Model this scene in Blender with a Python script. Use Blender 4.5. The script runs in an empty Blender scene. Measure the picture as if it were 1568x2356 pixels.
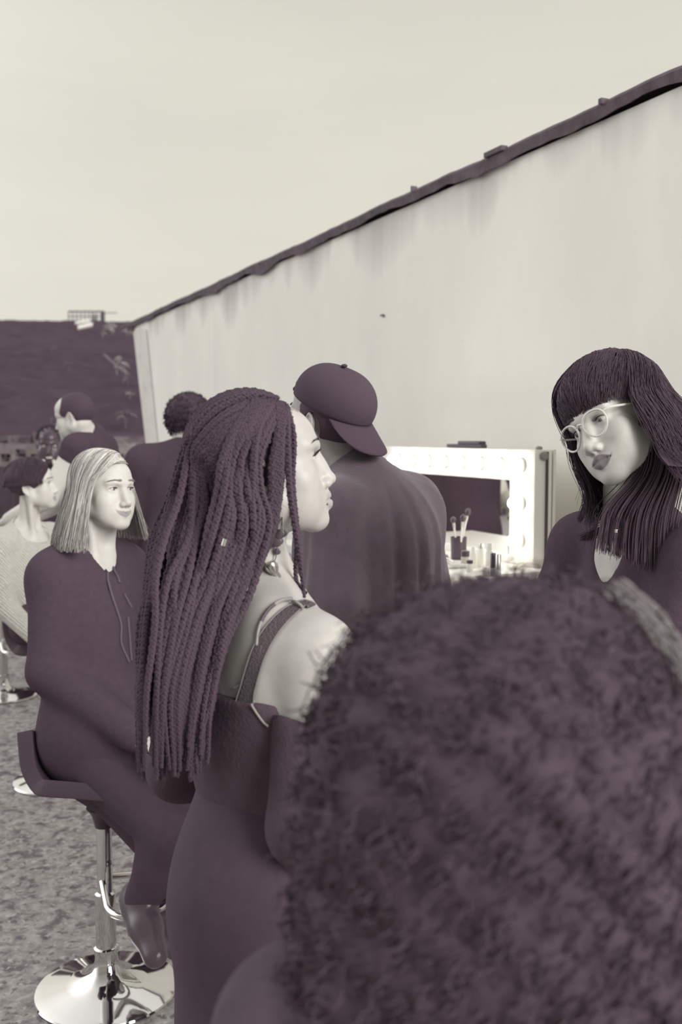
import bpy, math, random
import numpy as np
from mathutils import Vector, Matrix
rng = np.random.default_rng(7)
random.seed(7)
SC = bpy.context.scene
COL = SC.collection
R_ = math.radians

# ------------------------------------------------------------------ camera
CAM_H, F_PX, PITCH = 1.65, 2290.0, math.atan(178 / 2290.0)
cam_d = bpy.data.cameras.new('camera')
cam = bpy.data.objects.new('camera', cam_d)
COL.objects.link(cam)
cam.location = (0, 0, CAM_H)
cam.rotation_euler = (math.pi / 2 - PITCH, 0, 0)
cam_d.sensor_fit = 'VERTICAL'
cam_d.sensor_height = 36.0
cam_d.lens = F_PX / 2356 * 36.0
cam_d.clip_start, cam_d.clip_end = 0.05, 800
cam_d.dof.use_dof = True
cam_d.dof.focus_distance = 2.1
cam_d.dof.aperture_fstop = 4.0
SC.camera = cam

# ------------------------------------------------------------------ light
SC.view_settings.view_transform = 'Standard'
SC.view_settings.look = 'None'
SC.view_settings.gamma = 1.0
SC.view_settings.use_curve_mapping = False
SC.view_settings.exposure = 0.0

world = bpy.data.worlds.new('world')
SC.world = world
world.use_nodes = True
wn, wl = world.node_tree.nodes, world.node_tree.links
wn.clear()
w_out = wn.new('ShaderNodeOutputWorld')
w_bg = wn.new('ShaderNodeBackground')
w_tc = wn.new('ShaderNodeTexCoord')
w_sep = wn.new('ShaderNodeSeparateXYZ')
wl.new(w_tc.outputs['Generated'], w_sep.inputs[0])
def w_math(op, a, b=None):
    n = wn.new('ShaderNodeMath')
    n.operation = op
    for i, v in enumerate((a, b)):
        if v is None:
            continue
        if isinstance(v, (int, float)):
            n.inputs[i].default_value = v
        else:
            wl.new(v, n.inputs[i])
    return n.outputs[0]
def w_rgb(c):
    n = wn.new('ShaderNodeRGB')
    n.outputs[0].default_value = (*c, 1)
    return n.outputs[0]
def w_mix(kind, f, a, b):
    n = wn.new('ShaderNodeMix')
    n.data_type = 'RGBA'
    n.blend_type = kind
    n.clamp_result = False
    for k, v in (('Factor', f), ('A', a), ('B', b)):
        if isinstance(v, (int, float)):
            n.inputs[k].default_value = v
        else:
            wl.new(v, n.inputs[k])
    return n.outputs['Result']
# overcast: pale ahead, duller behind, an added unseen glow low on the left to brighten the wall, brighter overhead
w_ramp = wn.new('ShaderNodeValToRGB')
w_ramp.color_ramp.elements[0].position = 0.0
w_ramp.color_ramp.elements[0].color = (.735, .708, .625, 1)
w_ramp.color_ramp.elements[1].position = 1.0
w_ramp.color_ramp.elements[1].color = (1.0, .99, .97, 1)
for pos, c in ((.16, (.745, .718, .635, 1)), (.34, (.725, .70, .618, 1)), (.47, (.66, .635, .56, 1)), (.62, (.85, .84, .80, 1))):
    e = w_ramp.color_ramp.elements.new(pos)
    e.color = c
wl.new(w_sep.outputs['Z'], w_ramp.inputs[0])
w_map = wn.new('ShaderNodeMapping')
w_map.inputs['Scale'].default_value = (1.0, 1.0, 5)
w_map.inputs['Rotation'].default_value = (0, R_(4), 0)
wl.new(w_tc.outputs['Generated'], w_map.inputs[0])
w_no = wn.new('ShaderNodeTexNoise')
w_no.inputs['Scale'].default_value = 3.2
w_no.inputs['Detail'].default_value = 7
w_no.inputs['Roughness'].default_value = .6
w_no.inputs['Distortion'].default_value = .4
wl.new(w_map.outputs[0], w_no.inputs['Vector'])
w_mr = wn.new('ShaderNodeMapRange')
w_mr.inputs['From Min'].default_value, w_mr.inputs['From Max'].default_value = .3, .7
w_mr.inputs['To Min'].default_value, w_mr.inputs['To Max'].default_value = .965, 1.02
wl.new(w_no.outputs['Fac'], w_mr.inputs['Value'])
w_c = w_mix('MULTIPLY', 1.0, w_ramp.outputs[0], w_mr.outputs[0])
w_beh = wn.new('ShaderNodeMapRange')
w_beh.inputs['From Min'].default_value, w_beh.inputs['From Max'].default_value = -.6, .65
w_beh.inputs['To Min'].default_value, w_beh.inputs['To Max'].default_value = .42, 1.0
wl.new(w_sep.outputs['Y'], w_beh.inputs['Value'])
w_c = w_mix('MULTIPLY', 1.0, w_c, w_beh.outputs[0])
w_dot = wn.new('ShaderNodeVectorMath')
w_dot.operation = 'DOT_PRODUCT'
w_dot.inputs[1].default_value = Vector((-.90, .26, .36)).normalized()
wl.new(w_tc.outputs['Generated'], w_dot.inputs[0])
w_lobe = w_math('MULTIPLY', w_math('POWER', w_math('MAXIMUM', w_dot.outputs['Value'], 0.0), 8.0), 3.1)
w_l = w_mix('MULTIPLY', 1.0, w_rgb((.97, .98, 1.0)), w_lobe)
w_c = w_mix('ADD', 1.0, w_c, w_l)
wl.new(w_c, w_bg.inputs[0])
w_bg.inputs[1].default_value = 1.0
wl.new(w_bg.outputs[0], w_out.inputs[0])

sun_d = bpy.data.lights.new('veiled_sun', 'SUN')
sun_d.energy = 3.9
sun_d.angle = R_(35)
sun_d.color = (1, .985, .95)
sun = bpy.data.objects.new('veiled_sun', sun_d)
COL.objects.link(sun)
SUN_DIR = Vector((.66, -.66, .36))
sun.rotation_euler = SUN_DIR.to_track_quat('Z', 'Y').to_euler()

# ------------------------------------------------------------------ helpers
def P(px, py, z):
    """world point at depth z along the lens axis behind a pixel of the 1568x2356 frame"""
    x = (px - 784) / F_PX * z
    v = (1178 - py) / F_PX * z
    c, s = math.cos(PITCH), math.sin(PITCH)
    return np.array((x, z * c + v * s, CAM_H - z * s + v * c))

KB = np.array((.084, .058, .077))     # the darkest cloth and hair of this toned picture
KW = np.array((.87, .85, .785))      # its whites
def tone(t):
    return tuple(KB * (1 - t) + KW * t)

MATS = {}
def mat(name, t=None, color=None, rough=.8, metal=0.0, spec=.3, noise=0.0, nscale=20.0, bump=0.0, bscale=60.0,
        emit=None, sheen=0.0, stretch=None, aniso=None):
    if name in MATS:
        return MATS[name]
    m = bpy.data.materials.new(name)
    m.use_nodes = True
    nt = m.node_tree
    b = nt.nodes['Principled BSDF']
    c = color if color is not None else tone(t)
    b.inputs['Base Color'].default_value = (*c, 1)
    b.inputs['Roughness'].default_value = rough
    b.inputs['Metallic'].default_value = metal
    b.inputs['Specular IOR Level'].default_value = spec
    if sheen:
        b.inputs['Sheen Weight'].default_value = sheen
    if emit:
        b.inputs['Emission Color'].default_value = (*emit[0], 1)
        b.inputs['Emission Strength'].default_value = emit[1]
    if noise or bump:
        tc = nt.nodes.new('ShaderNodeTexCoord')
        mp = nt.nodes.new('ShaderNodeMapping')
        if stretch:
            mp.inputs['Scale'].default_value = stretch
        nt.links.new(tc.outputs['Object'], mp.inputs[0])
    if noise:
        n = nt.nodes.new('ShaderNodeTexNoise')
        n.inputs['Scale'].default_value = nscale
        n.inputs['Detail'].default_value = 6
        nt.links.new(mp.outputs[0], n.inputs['Vector'])
        r = nt.nodes.new('ShaderNodeMapRange')
        r.inputs['From Min'].default_value, r.inputs['From Max'].default_value = .25, .75
        r.inputs['To Min'].default_value, r.inputs['To Max'].default_value = 1 - noise, 1 + noise
        nt.links.new(n.outputs['Fac'], r.inputs['Value'])
        mx = nt.nodes.new('ShaderNodeMix')
        mx.data_type = 'RGBA'
        mx.blend_type = 'MULTIPLY'
        mx.inputs['Factor'].default_value = 1
        mx.inputs['A'].default_value = (*c, 1)
        nt.links.new(r.outputs[0], mx.inputs['B'])
        nt.links.new(mx.outputs['Result'], b.inputs['Base Color'])
    if bump:
        n2 = nt.nodes.new('ShaderNodeTexNoise')
        n2.inputs['Scale'].default_value = bscale
        n2.inputs['Detail'].default_value = 4
        nt.links.new(mp.outputs[0], n2.inputs['Vector'])
        bp = nt.nodes.new('ShaderNodeBump')
        bp.inputs['Strength'].default_value = bump
        bp.inputs['Distance'].default_value = .01
        nt.links.new(n2.outputs['Fac'], bp.inputs['Height'])
        nt.links.new(bp.outputs[0], b.inputs['Normal'])
    MATS[name] = m
    return m

def tag(o, label=None, cat=None, group=None, kind=None):
    if label:
        o['label'] = label
    if cat:
        o['category'] = cat
    if group:
        o['group'] = group
    if kind:
        o['kind'] = kind
    return o

def empty(name, loc, label=None, cat=None, group=None):
    o = bpy.data.objects.new(name, None)
    o.empty_display_size = .05
    COL.objects.link(o)
    o.location = tuple(float(c) for c in loc)
    return tag(o, label, cat, group)

def mesh_obj(name, verts, faces, mats, parent=None, smooth=True, fmat=None):
    """verts in WORLD coordinates; the parent Empty's location is taken off"""
    me = bpy.data.meshes.new(name)
    v = np.asarray(verts, dtype=np.float64).reshape(-1, 3)
    if parent is not None:
        off = np.array(parent.location)
        p = parent.parent
        while p is not None:
            off = off + np.array(p.location)
            p = p.parent
        v = v - off
    if isinstance(faces, np.ndarray):
        n, k = faces.shape
        me.vertices.add(len(v))
        me.vertices.foreach_set('co', v.ravel())
        me.loops.add(n * k)
        me.loops.foreach_set('vertex_index', faces.astype(np.int32).ravel())
        me.polygons.add(n)
        me.polygons.foreach_set('loop_start', np.arange(0, n * k, k, dtype=np.int32))
        if fmat is not None:
            me.polygons.foreach_set('material_index', np.asarray(fmat, dtype=np.int32))
        me.update(calc_edges=True)
        me.validate()
    else:
        me.from_pydata([tuple(x) for x in v], [], faces)
        if fmat is not None:
            for p_, q in zip(me.polygons, fmat):
                p_.material_index = q
    for m in (mats if isinstance(mats, (list, tuple)) else [mats]):
        me.materials.append(m)
    if smooth:
        me.polygons.foreach_set('use_smooth', np.ones(len(me.polygons), dtype=bool))
    o = bpy.data.objects.new(name, me)
    COL.objects.link(o)
    if parent is not None:
        o.parent = parent
    return o

class MB:
    """collects boxes, tubes, lathes into one mesh (world coordinates)"""
    def __init__(s):
        s.v, s.f, s.m = [], [], []
        s.mi = 0
    def add(s, v, f):
        b = len(s.v)
        s.v.extend([tuple(float(c) for c in x) for x in v])
        s.f.extend([tuple(i + b for i in q) for q in f])
        s.m.extend([s.mi] * len(f))
        return s
    def box(s, c, size, ax=None, bev=0.0):
        c = np.array(c, float)
        h = np.array(size, float) / 2
        A = np.eye(3) if ax is None else np.array(ax, float)   # rows: axes
        if bev <= 0:
            pts = [c + A.T @ (h * np.array((x, y, z))) for z in (-1, 1) for y in (-1, 1) for x in (-1, 1)]
            s.add(pts, [(0, 2, 3, 1), (4, 5, 7, 6), (0, 1, 5, 4), (2, 6, 7, 3), (0, 4, 6, 2), (1, 3, 7, 5)])
            return s
        b = min(bev, h.min() * .9)
        import bmesh
        bm = bmesh.new()
        bmesh.ops.create_cube(bm, size=1)
        for v in bm.verts:
            v.co = Vector((v.co.x * 2 * h[0], v.co.y * 2 * h[1], v.co.z * 2 * h[2]))
        bmesh.ops.bevel(bm, geom=list(bm.edges), offset=b, segments=2, profile=.6, affect='EDGES')
        bm.verts.index_update()
        s.add([c + A.T @ np.array(v.co) for v in bm.verts], [tuple(v.index for v in f.verts) for f in bm.faces])
        bm.free()
        return s
    def tube(s, pts, r, n=8, caps=True):
        pts = np.asarray(pts, float)
        m = len(pts)
        rr = np.full(m, r) if np.isscalar(r) else np.asarray(r, float)
        t = np.gradient(pts, axis=0)
        t /= np.linalg.norm(t, axis=1)[:, None] + 1e-12
        ref = np.array((0, 0, 1.)) if abs(t[0][2]) < .9 else np.array((1., 0, 0))
        u = np.cross(t[0], ref); u /= np.linalg.norm(u)
        v = []
        for i in range(m):
            u = u - t[i] * (u @ t[i]); u /= np.linalg.norm(u) + 1e-12
            w = np.cross(t[i], u)
            for k in range(n):
                a = 2 * math.pi * k / n
                v.append(pts[i] + rr[i] * (math.cos(a) * u + math.sin(a) * w))
        f = [(i * n + k, i * n + (k + 1) % n, (i + 1) * n + (k + 1) % n, (i + 1) * n + k) for i in range(m - 1) for k in range(n)]
        if caps:
            f += [tuple(range(n - 1, -1, -1)), tuple((m - 1) * n + k for k in range(n))]
        return s.add(v, f)
    def lathe(s, c, prof, n=24, ax=None, sx=1, sy=1):
        """prof: (radius, height) pairs, axis = row 2 of ax"""
        c = np.array(c, float)
        A = np.eye(3) if ax is None else np.array(ax, float)
        v = []
        for r, h in prof:
            for k in range(n):
                a = 2 * math.pi * k / n
                v.append(c + A.T @ np.array((r * sx * math.cos(a), r * sy * math.sin(a), h)))
        m = len(prof)
        f = [(i * n + k, i * n + (k + 1) % n, (i + 1) * n + (k + 1) % n, (i + 1) * n + k) for i in range(m - 1) for k in range(n)]
        f += [tuple(range(n - 1, -1, -1)), tuple((m - 1) * n + k for k in range(n))]
        return s.add(v, f)
    def ball(s, c, r, n=10, ax=None):
        r = np.array((r, r, r)) if np.isscalar(r) else np.array(r, float)
        A = np.eye(3) if ax is None else np.array(ax, float)
        c = np.array(c, float)
        m = max(4, n * 2 // 3)
        v = [c + A.T @ (r * np.array((0, 0, -1.)))]
        for i in range(1, m):
            th = -math.pi / 2 + math.pi * i / m
            for k in range(n):
                a = 2 * math.pi * k / n
                v.append(c + A.T @ (r * np.array((math.cos(th) * math.cos(a), math.cos(th) * math.sin(a), math.sin(th)))))
        v.append(c + A.T @ (r * np.array((0, 0, 1.))))
        f = [(0, 1 + (k + 1) % n, 1 + k) for k in range(n)]
        for i in range(m - 2):
            f += [(1 + i * n + k, 1 + i * n + (k + 1) % n, 1 + (i + 1) * n + (k + 1) % n, 1 + (i + 1) * n + k) for k in range(n)]
        L = len(v) - 1
        f += [(1 + (m - 2) * n + k, 1 + (m - 2) * n + (k + 1) % n, L) for k in range(n)]
        return s.add(v, f)
    def build(s, name, mats, parent=None, smooth=False):
        o = mesh_obj(name, s.v, s.f, mats, parent, smooth=False, fmat=s.m)
        if smooth:
            o.data.polygons.foreach_set('use_smooth', np.ones(len(o.data.polygons), dtype=bool))
            o.data.set_sharp_from_angle(angle=R_(42))
        return o

def smooth_path(pts, n):
    """Catmull-Rom through pts, n samples by length"""
    p = np.asarray(pts, float)
    if len(p) < 3:
        t = np.linspace(0, 1, n)[:, None]
        return p[0] * (1 - t) + p[-1] * t
    q = np.vstack([2 * p[0] - p[1], p, 2 * p[-1] - p[-2]])
    out = []
    for i in range(1, len(q) - 2):
        for t in np.linspace(0, 1, 12, endpoint=False):
            a, b, c, d = q[i - 1], q[i], q[i + 1], q[i + 2]
            out.append(.5 * (2 * b + (c - a) * t + (2 * a - 5 * b + 4 * c - d) * t * t + (3 * b - a - 3 * c + d) * t ** 3))
    out.append(p[-1])
    out = np.array(out)
    L = np.concatenate([[0], np.cumsum(np.linalg.norm(np.diff(out, axis=0), axis=1))])
    s = np.linspace(0, L[-1], n)
    return np.stack([np.interp(s, L, out[:, k]) for k in range(3)], 1)

def tubes(name, paths, radius, mats, parent=None, sides=3, taper=.35, fmat=None):
    """many thin strands (N,M,3) as one mesh"""
    p = np.asarray(paths, float)
    N, M, _ = p.shape
    r = np.broadcast_to(np.asarray(radius, float).reshape(-1, 1), (N, M)).copy()
    r *= np.linspace(1, taper, M)[None]
    t = np.gradient(p, axis=1)
    t /= np.linalg.norm(t, axis=2, keepdims=True) + 1e-12
    ref = np.where(np.abs(t[..., 2:3]) < .8, np.array((0, 0, 1.)), np.array((.6, .8, 0.)))
    ref = np.broadcast_to(ref[:, :1], t.shape)
    u = np.cross(t, ref)
    u /= np.linalg.norm(u, axis=2, keepdims=True) + 1e-9
    w = np.cross(t, u)
    a = np.arange(sides) * 2 * math.pi / sides
    v = p[:, :, None] + r[:, :, None, None] * (np.cos(a)[:, None] * u[:, :, None] + np.sin(a)[:, None] * w[:, :, None])
    idx = np.arange(N * M * sides).reshape(N, M, sides)
    nx = np.roll(idx, -1, 2)
    f = np.stack([idx[:, :-1], nx[:, :-1], nx[:, 1:], idx[:, 1:]], -1).reshape(-1, 4)
    fm = None
    if fmat is not None:
        fm = np.repeat(np.asarray(fmat), (M - 1) * sides)
    return mesh_obj(name, v.reshape(-1, 3), f, mats, parent, True, fm)

def grid_mesh(name, V, mats, parent=None, close_u=False, thick=0.0):
    """V (A,B,3) grid of points"""
    A, B, _ = V.shape
    idx = np.arange(A * B).reshape(A, B)
    if close_u:
        i2 = np.roll(idx, -1, 0)
        f = np.stack([idx[:, :-1], i2[:, :-1], i2[:, 1:], idx[:, 1:]], -1).reshape(-1, 4)
    else:
        f = np.stack([idx[:-1, :-1], idx[1:, :-1], idx[1:, 1:], idx[:-1, 1:]], -1).reshape(-1, 4)
    o = mesh_obj(name, V.reshape(-1, 3), f, mats, parent)
    if thick:
        md = o.modifiers.new('thickness', 'SOLIDIFY')
        md.thickness = thick
        md.offset = 0
    return o

# ------------------------------------------------------------------ implicit modelling
class Fr:
    """a frame: world = o + s * R @ local ; columns of R are the local axes"""
    def __init__(s, o, R, sc=1.0):
        s.o, s.R, s.s = np.array(o, float), np.array(R, float), sc
    def w(s, p):
        return s.o + s.s * (s.R @ np.array(p, float))
    def wa(s, p):
        return s.o + s.s * (np.asarray(p, float) @ s.R.T)

def facing(a, pitch=0.0, roll=0.0):
    """local x = the person's right, y = forward, z = up; a: 0 faces +X, 90 faces +Y; pitch > 0 nods down; roll > 0 tips to the right"""
    a, p, r = R_(a), R_(pitch), R_(roll)
    B = np.array(((math.sin(a), math.cos(a), 0), (-math.cos(a), math.sin(a), 0), (0, 0, 1.)))
    Px = np.array(((1, 0, 0), (0, math.cos(p), math.sin(p)), (0, -math.sin(p), math.cos(p))))
    Ry = np.array(((math.cos(r), 0, math.sin(r)), (0, 1, 0), (-math.sin(r), 0, math.cos(r))))
    return B @ Ry @ Px

I3 = Fr((0, 0, 0), np.eye(3))
def axis_steps(lo, hi, h, fine):
    xs, x = [], lo
    while x < hi + h:
        xs.append(x)
        st = h
        for a, b, hf in fine:
            if a - hf * 1.01 <= x <= b:
                st = min(st, hf)
            elif x < a < x + st:
                st = min(st, max(hf, (a - x)))
        x += st
    return np.array(xs, dtype=np.float32)

class Vol:
    def __init__(s, prims, h=.008, fine=()):
        """prims: list of dict; fine: list of (lo3, hi3, step)"""
        lo = np.min([q['lo'] for q in prims if q['op'] == 'u'], axis=0) - .02
        hi = np.max([q['hi'] for q in prims if q['op'] == 'u'], axis=0) + .02
        s.ax = [axis_steps(lo[i], hi[i], h, [(f[0][i], f[1][i], f[2]) for f in fine]) for i in range(3)]
        s.D = np.full([len(a) for a in s.ax], 1.0, dtype=np.float32)
        s.M = np.zeros(s.D.shape, dtype=np.uint8)
        for q in prims:
            s.put(q)
    def put(s, q):
        k = q.get('k', 0)
        pad = k + .012
        sl = []
        for i in range(3):
            a = np.searchsorted(s.ax[i], q['lo'][i] - pad)
            b = np.searchsorted(s.ax[i], q['hi'][i] + pad)
            if b <= a:
                return
            sl.append(slice(a, b))
        sl = tuple(sl)
        X = s.ax[0][sl[0]][:, None, None]
        Y = s.ax[1][sl[1]][None, :, None]
        Z = s.ax[2][sl[2]][None, None, :]
        d = q['fn'](X, Y, Z).astype(np.float32)
        D = s.D[sl]
        if q['op'] == 'u':
            m = q.get('mat', 0)
            if m is not None:
                M = s.M[sl]
                s.M[sl] = np.where(d < D, m, M)
            if k > 0:
                h = np.clip(.5 + .5 * (D - d) / k, 0, 1)
                s.D[sl] = D * (1 - h) + d * h - k * h * (1 - h)
            else:
                s.D[sl] = np.minimum(D, d)
        elif q['op'] == 's':
            d = -d
            if k > 0:
                h = np.clip(.5 + .5 * (d - D) / k, 0, 1)
                s.D[sl] = D * (1 - h) + d * h + k * h * (1 - h)
            else:
                s.D[sl] = np.maximum(D, d)
        elif q['op'] == 'm':                        # only marks a material
            s.M[sl] = np.where(d < 0, q['mat'], s.M[sl])
        elif q['op'] == 'd':                        # adds a displacement
            s.D[sl] = D + d
    def mesh(s):
        D = s.D
        S = D < 0
        n = [a - 1 for a in D.shape]
        cs = [(i, j, k) for i in (0, 1) for j in (0, 1) for k in (0, 1)]
        cnt = np.zeros(n, dtype=np.uint8)
        for i, j, k in cs:
            cnt += S[i:n[0] + i, j:n[1] + j, k:n[2] + k]
        act = np.argwhere((cnt > 0) & (cnt < 8))
        ids = np.full(n, -1, dtype=np.int32)
        ids[tuple(act.T)] = np.arange(len(act))
        val = np.stack([D[act[:, 0] + i, act[:, 1] + j, act[:, 2] + k] for i, j, k in cs], 1)
        pos = np.stack([np.stack([s.ax[0][act[:, 0] + i], s.ax[1][act[:, 1] + j], s.ax[2][act[:, 2] + k]], 1) for i, j, k in cs], 1)
        acc = np.zeros((len(act), 3))
        num = np.zeros(len(act))
        for a in range(8):
            for b in range(a + 1, 8):
                if bin(a ^ b).count('1') != 1:
                    continue
                va, vb = val[:, a], val[:, b]
                m = (va < 0) != (vb < 0)
                t = np.where(m, va / (va - vb + 1e-20), 0)[:, None]
                acc += np.where(m[:, None], pos[:, a] + t * (pos[:, b] - pos[:, a]), 0)
                num += m
        verts = acc / num[:, None]
        faces, fm = [], []
        for axis in range(3):
            A = np.moveaxis(S, axis, 0)
            I = np.moveaxis(ids, axis, 0)
            MM = np.moveaxis(s.M, axis, 0)
            s0, s1 = A[:-1, 1:-1, 1:-1], A[1:, 1:-1, 1:-1]
            e = np.argwhere(s0 != s1)
            i, j, k = e[:, 0], e[:, 1], e[:, 2]
            q = np.stack([I[i, j, k], I[i, j + 1, k], I[i, j + 1, k + 1], I[i, j, k + 1]], 1)
            flip = ~s0[i, j, k]
            if axis == 1:
                flip = ~flip
            q[flip] = q[flip][:, ::-1]
            faces.append(q)
            ins = np.where(s0[i, j, k], MM[i, j + 1, k + 1], MM[i + 1, j + 1, k + 1])
            fm.append(ins)
        f = np.concatenate(faces)
        fm = np.concatenate(fm)
        ok = (f >= 0).all(1)
        return verts, f[ok], fm[ok]

def relax(v, f, n=2, lam=.5):
    e = np.concatenate([f[:, [0, 1]], f[:, [1, 2]], f[:, [2, 3]], f[:, [3, 0]]])
    e = np.concatenate([e, e[:, ::-1]])
    cnt = np.bincount(e[:, 0], minlength=len(v)).astype(float)
    for _ in range(n):
        avg = np.stack([np.bincount(e[:, 0], weights=v[e[:, 1], c], minlength=len(v)) for c in range(3)], 1) / np.maximum(cnt, 1)[:, None]
        v = v + lam * (avg - v)
    return v

def vol_obj(name, prims, mats, parent=None, h=.008, fine=(), sm=1):
    v, f, fm = Vol(prims, h, fine).mesh()
    return mesh_obj(name, relax(v, f, sm), f, mats, parent, True, fm)

def el(c, r, F=I3, R=None, k=.0, op='u', mat=0, tag_=None):
    """ellipsoid; c, r in the frame, R an extra local rotation"""
    Rw = F.R if R is None else F.R @ np.asarray(R)
    o = F.w(c)
    r = np.asarray(r, float) * F.s
    ext = np.sqrt(((Rw * r) ** 2).sum(1))
    Rt = Rw.T
    def fn(X, Y, Z, o=o, r=r, Rt=Rt):
        x, y, z = X - o[0], Y - o[1], Z - o[2]
        q = [(Rt[i, 0] * x + Rt[i, 1] * y + Rt[i, 2] * z) / r[i] for i in range(3)]
        k0 = np.sqrt(q[0] ** 2 + q[1] ** 2 + q[2] ** 2)
        k1 = np.sqrt((q[0] / r[0]) ** 2 + (q[1] / r[1]) ** 2 + (q[2] / r[2]) ** 2)
        return k0 * (k0 - 1) / (k1 + 1e-9)
    return dict(fn=fn, lo=o - ext, hi=o + ext, k=k * F.s, op=op, mat=mat, tag=tag_, kind='el', arg=(c, r / F.s, F, R))

def rc(a, b, ra, rb=None, F=I3, k=.0, op='u', mat=0, tag_=None):
    """tapered capsule"""
    rb = ra if rb is None else rb
    A, B = F.w(a), F.w(b)
    r1, r2 = ra * F.s, rb * F.s
    BA = B - A
    L2 = BA @ BA + 1e-12
    def fn(X, Y, Z, A=A, BA=BA, L2=L2, r1=r1, r2=r2):
        x, y, z = X - A[0], Y - A[1], Z - A[2]
        h = np.clip((x * BA[0] + y * BA[1] + z * BA[2]) / L2, 0, 1)
        return np.sqrt((x - h * BA[0]) ** 2 + (y - h * BA[1]) ** 2 + (z - h * BA[2]) ** 2) - (r1 + (r2 - r1) * h)
    m = max(r1, r2)
    return dict(fn=fn, lo=np.minimum(A, B) - m, hi=np.maximum(A, B) + m, k=k * F.s, op=op, mat=mat, tag=tag_, kind='rc', arg=(a, b, ra, rb, F))

def hs(pt, nrm, lo, hi, op='s', k=0.0):
    """half space on the side the normal points to"""
    pt, nrm = np.asarray(pt, float), np.asarray(nrm, float) / np.linalg.norm(nrm)
    def fn(X, Y, Z):
        return -((X - pt[0]) * nrm[0] + (Y - pt[1]) * nrm[1] + (Z - pt[2]) * nrm[2])
    return dict(fn=fn, lo=np.asarray(lo, float), hi=np.asarray(hi, float), k=k, op=op, mat=None, kind='hs')

def disp(fn, lo, hi):
    return dict(fn=fn, lo=np.asarray(lo, float), hi=np.asarray(hi, float), k=0, op='d', mat=None, kind='d')

def swell(q, g):
    """the same shape, thicker by g: cloth over a limb"""
    if q['kind'] == 'el':
        c, r, F, R = q['arg']
        n = el(c, np.asarray(r) + g / F.s, F, R, k=q['k'] / F.s, op=q['op'])
    else:
        a, b, ra, rb, F = q['arg']
        n = rc(a, b, ra + g / F.s, rb + g / F.s, F, k=q['k'] / F.s, op=q['op'])
    n['tag'] = q['tag']
    return n
# ------------------------------------------------------------------ people
def head_prims(F, nose=1.0, lips=1.0, jaw=1.0, chin=0.0, ears=(1, -1), smile=0.0, eyes=True, open_=1.0, crown=0.0):
    q = []
    a = q.append
    a(el((0, -.012, .035 + crown), (.075, .094, .080), F))
    a(el((0, .03, .04 + crown * .7), (.060, .064, .056), F, k=.02))
    a(el((0, .034, -.035), (.058 * jaw, .056, .073), F, k=.03))
    for s in (1, -1):
        a(rc((s * .048 * jaw, .006, -.060), (s * .015, .072, -.100), .0165, .0175, F, k=.025))
        a(rc((s * .056, -.002, -.015), (s * .048 * jaw, .006, -.060), .0155, .0155, F, k=.025))
        a(el((s * .043, .054, -.030), (.021, .023, .021), F, k=.02))
        a(el((s * .033, .050, -.062), (.026, .031, .036), F, k=.03))
        a(rc((s * .010, .0875, .016), (s * .042, .073, .019), .0105, .009, F, k=.012))
    a(el((0, .079 + chin, -.1035), (.021, .018, .0145), F, k=.015))
    a(el((0, .071, -.070), (.033, .027, .028), F, k=.018))
    if eyes:
        for s in (1, -1):
            a(el((s * .033, .094, -.002), (.018, .014, .012), F, k=.012, op='s'))
    a(el((0, .0865, -.026), (.0135, .0195, .031), F, k=.008))
    nt = .1085 + .012 * (nose - 1)
    a(rc((0, .0865, .006), (0, nt, -.038), .0072, .0092, F, k=.010))
    a(el((0, nt + .0005, -.0415), (.0105, .0105, .0092), F, k=.006))
    for s in (1, -1):
        a(el((s * .0118, nt - .008, -.0465), (.0076, .0102, .0078), F, k=.005))
    a(rc((0, nt - .003, -.0495), (0, .097, -.056), .0042, .004, F, k=.004))
    if eyes:
        for s in (1, -1):
            a(el((s * .0066, nt - .005, -.0545), (.0034, .006, .004), F, k=.002, op='s'))
    up = smile * .0085
    for s in (1, -1):
        a(rc((0, .0982, -.0662), (s * (.0245 + smile * .003), .0880, -.0716 + up), .0054 * lips, .0026, F, k=.005))
        a(rc((0, .0968, -.0788), (s * (.0225 + smile * .003), .0890, -.0738 + up), .0068 * lips, .0026, F, k=.005))
    for s in (1, -1):
        a(rc((0, .107, -.0722), (s * (.0265 + smile * .003), .0895, -.0724 + up), .0017, .0014, F, k=.002, op='s'))
    if eyes:
        for s in (1, -1):
            a(el((s * .0315, .0715, 0), (.0142, .0142, .0142), F, k=.007))
        for s in (1, -1):
            a(el((s * .0318, .0865, -.0006), (.0135, .013, .0056 * open_), F, k=.0015, op='s'))
            a(rc((s * .021, .0905, .0088), (s * .045, .0795, .0072), .0013, .001, F, k=.003, op='s'))
    for s in ears:
        c = np.array((s * .0690, -.014, -.018))
        t = math.radians(14) * s
        RR = np.array(((math.cos(.35 * s), -math.sin(.35 * s), 0), (math.sin(.35 * s), math.cos(.35 * s), 0), (0, 0, 1.)))
        def e(p, c=c, RR=RR):
            return c + RR @ np.array(p)
        a(el(c + (s * .004, 0, 0), (.0075, .016, .0275), F, RR, k=.006))
        a(el(e((s * .0125, .003, -.001)), (.0075, .009, .016), F, RR, k=.004, op='s'))
        ring = [(s * .006, .012, .004), (s * .008, .010, .020), (s * .009, 0, .029), (s * .010, -.012, .024), (s * .011, -.018, .009),
                (s * .010, -.016, -.008), (s * .007, -.008, -.020)]
        ring = smooth_path(ring, 16)
        for p, r in zip(ring[:-1], ring[1:]):
            a(rc(e(p), e(r), .0031, .0031, F, k=.004))
        a(el(e((s * .005, .0, -.0265)), (.005, .0075, .0085), F, RR, k=.005))
        a(rc(e((s * .003, .0145, -.004)), e((s * .006, .011, -.012)), .004, .0035, F, k=.003))
    return q

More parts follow.
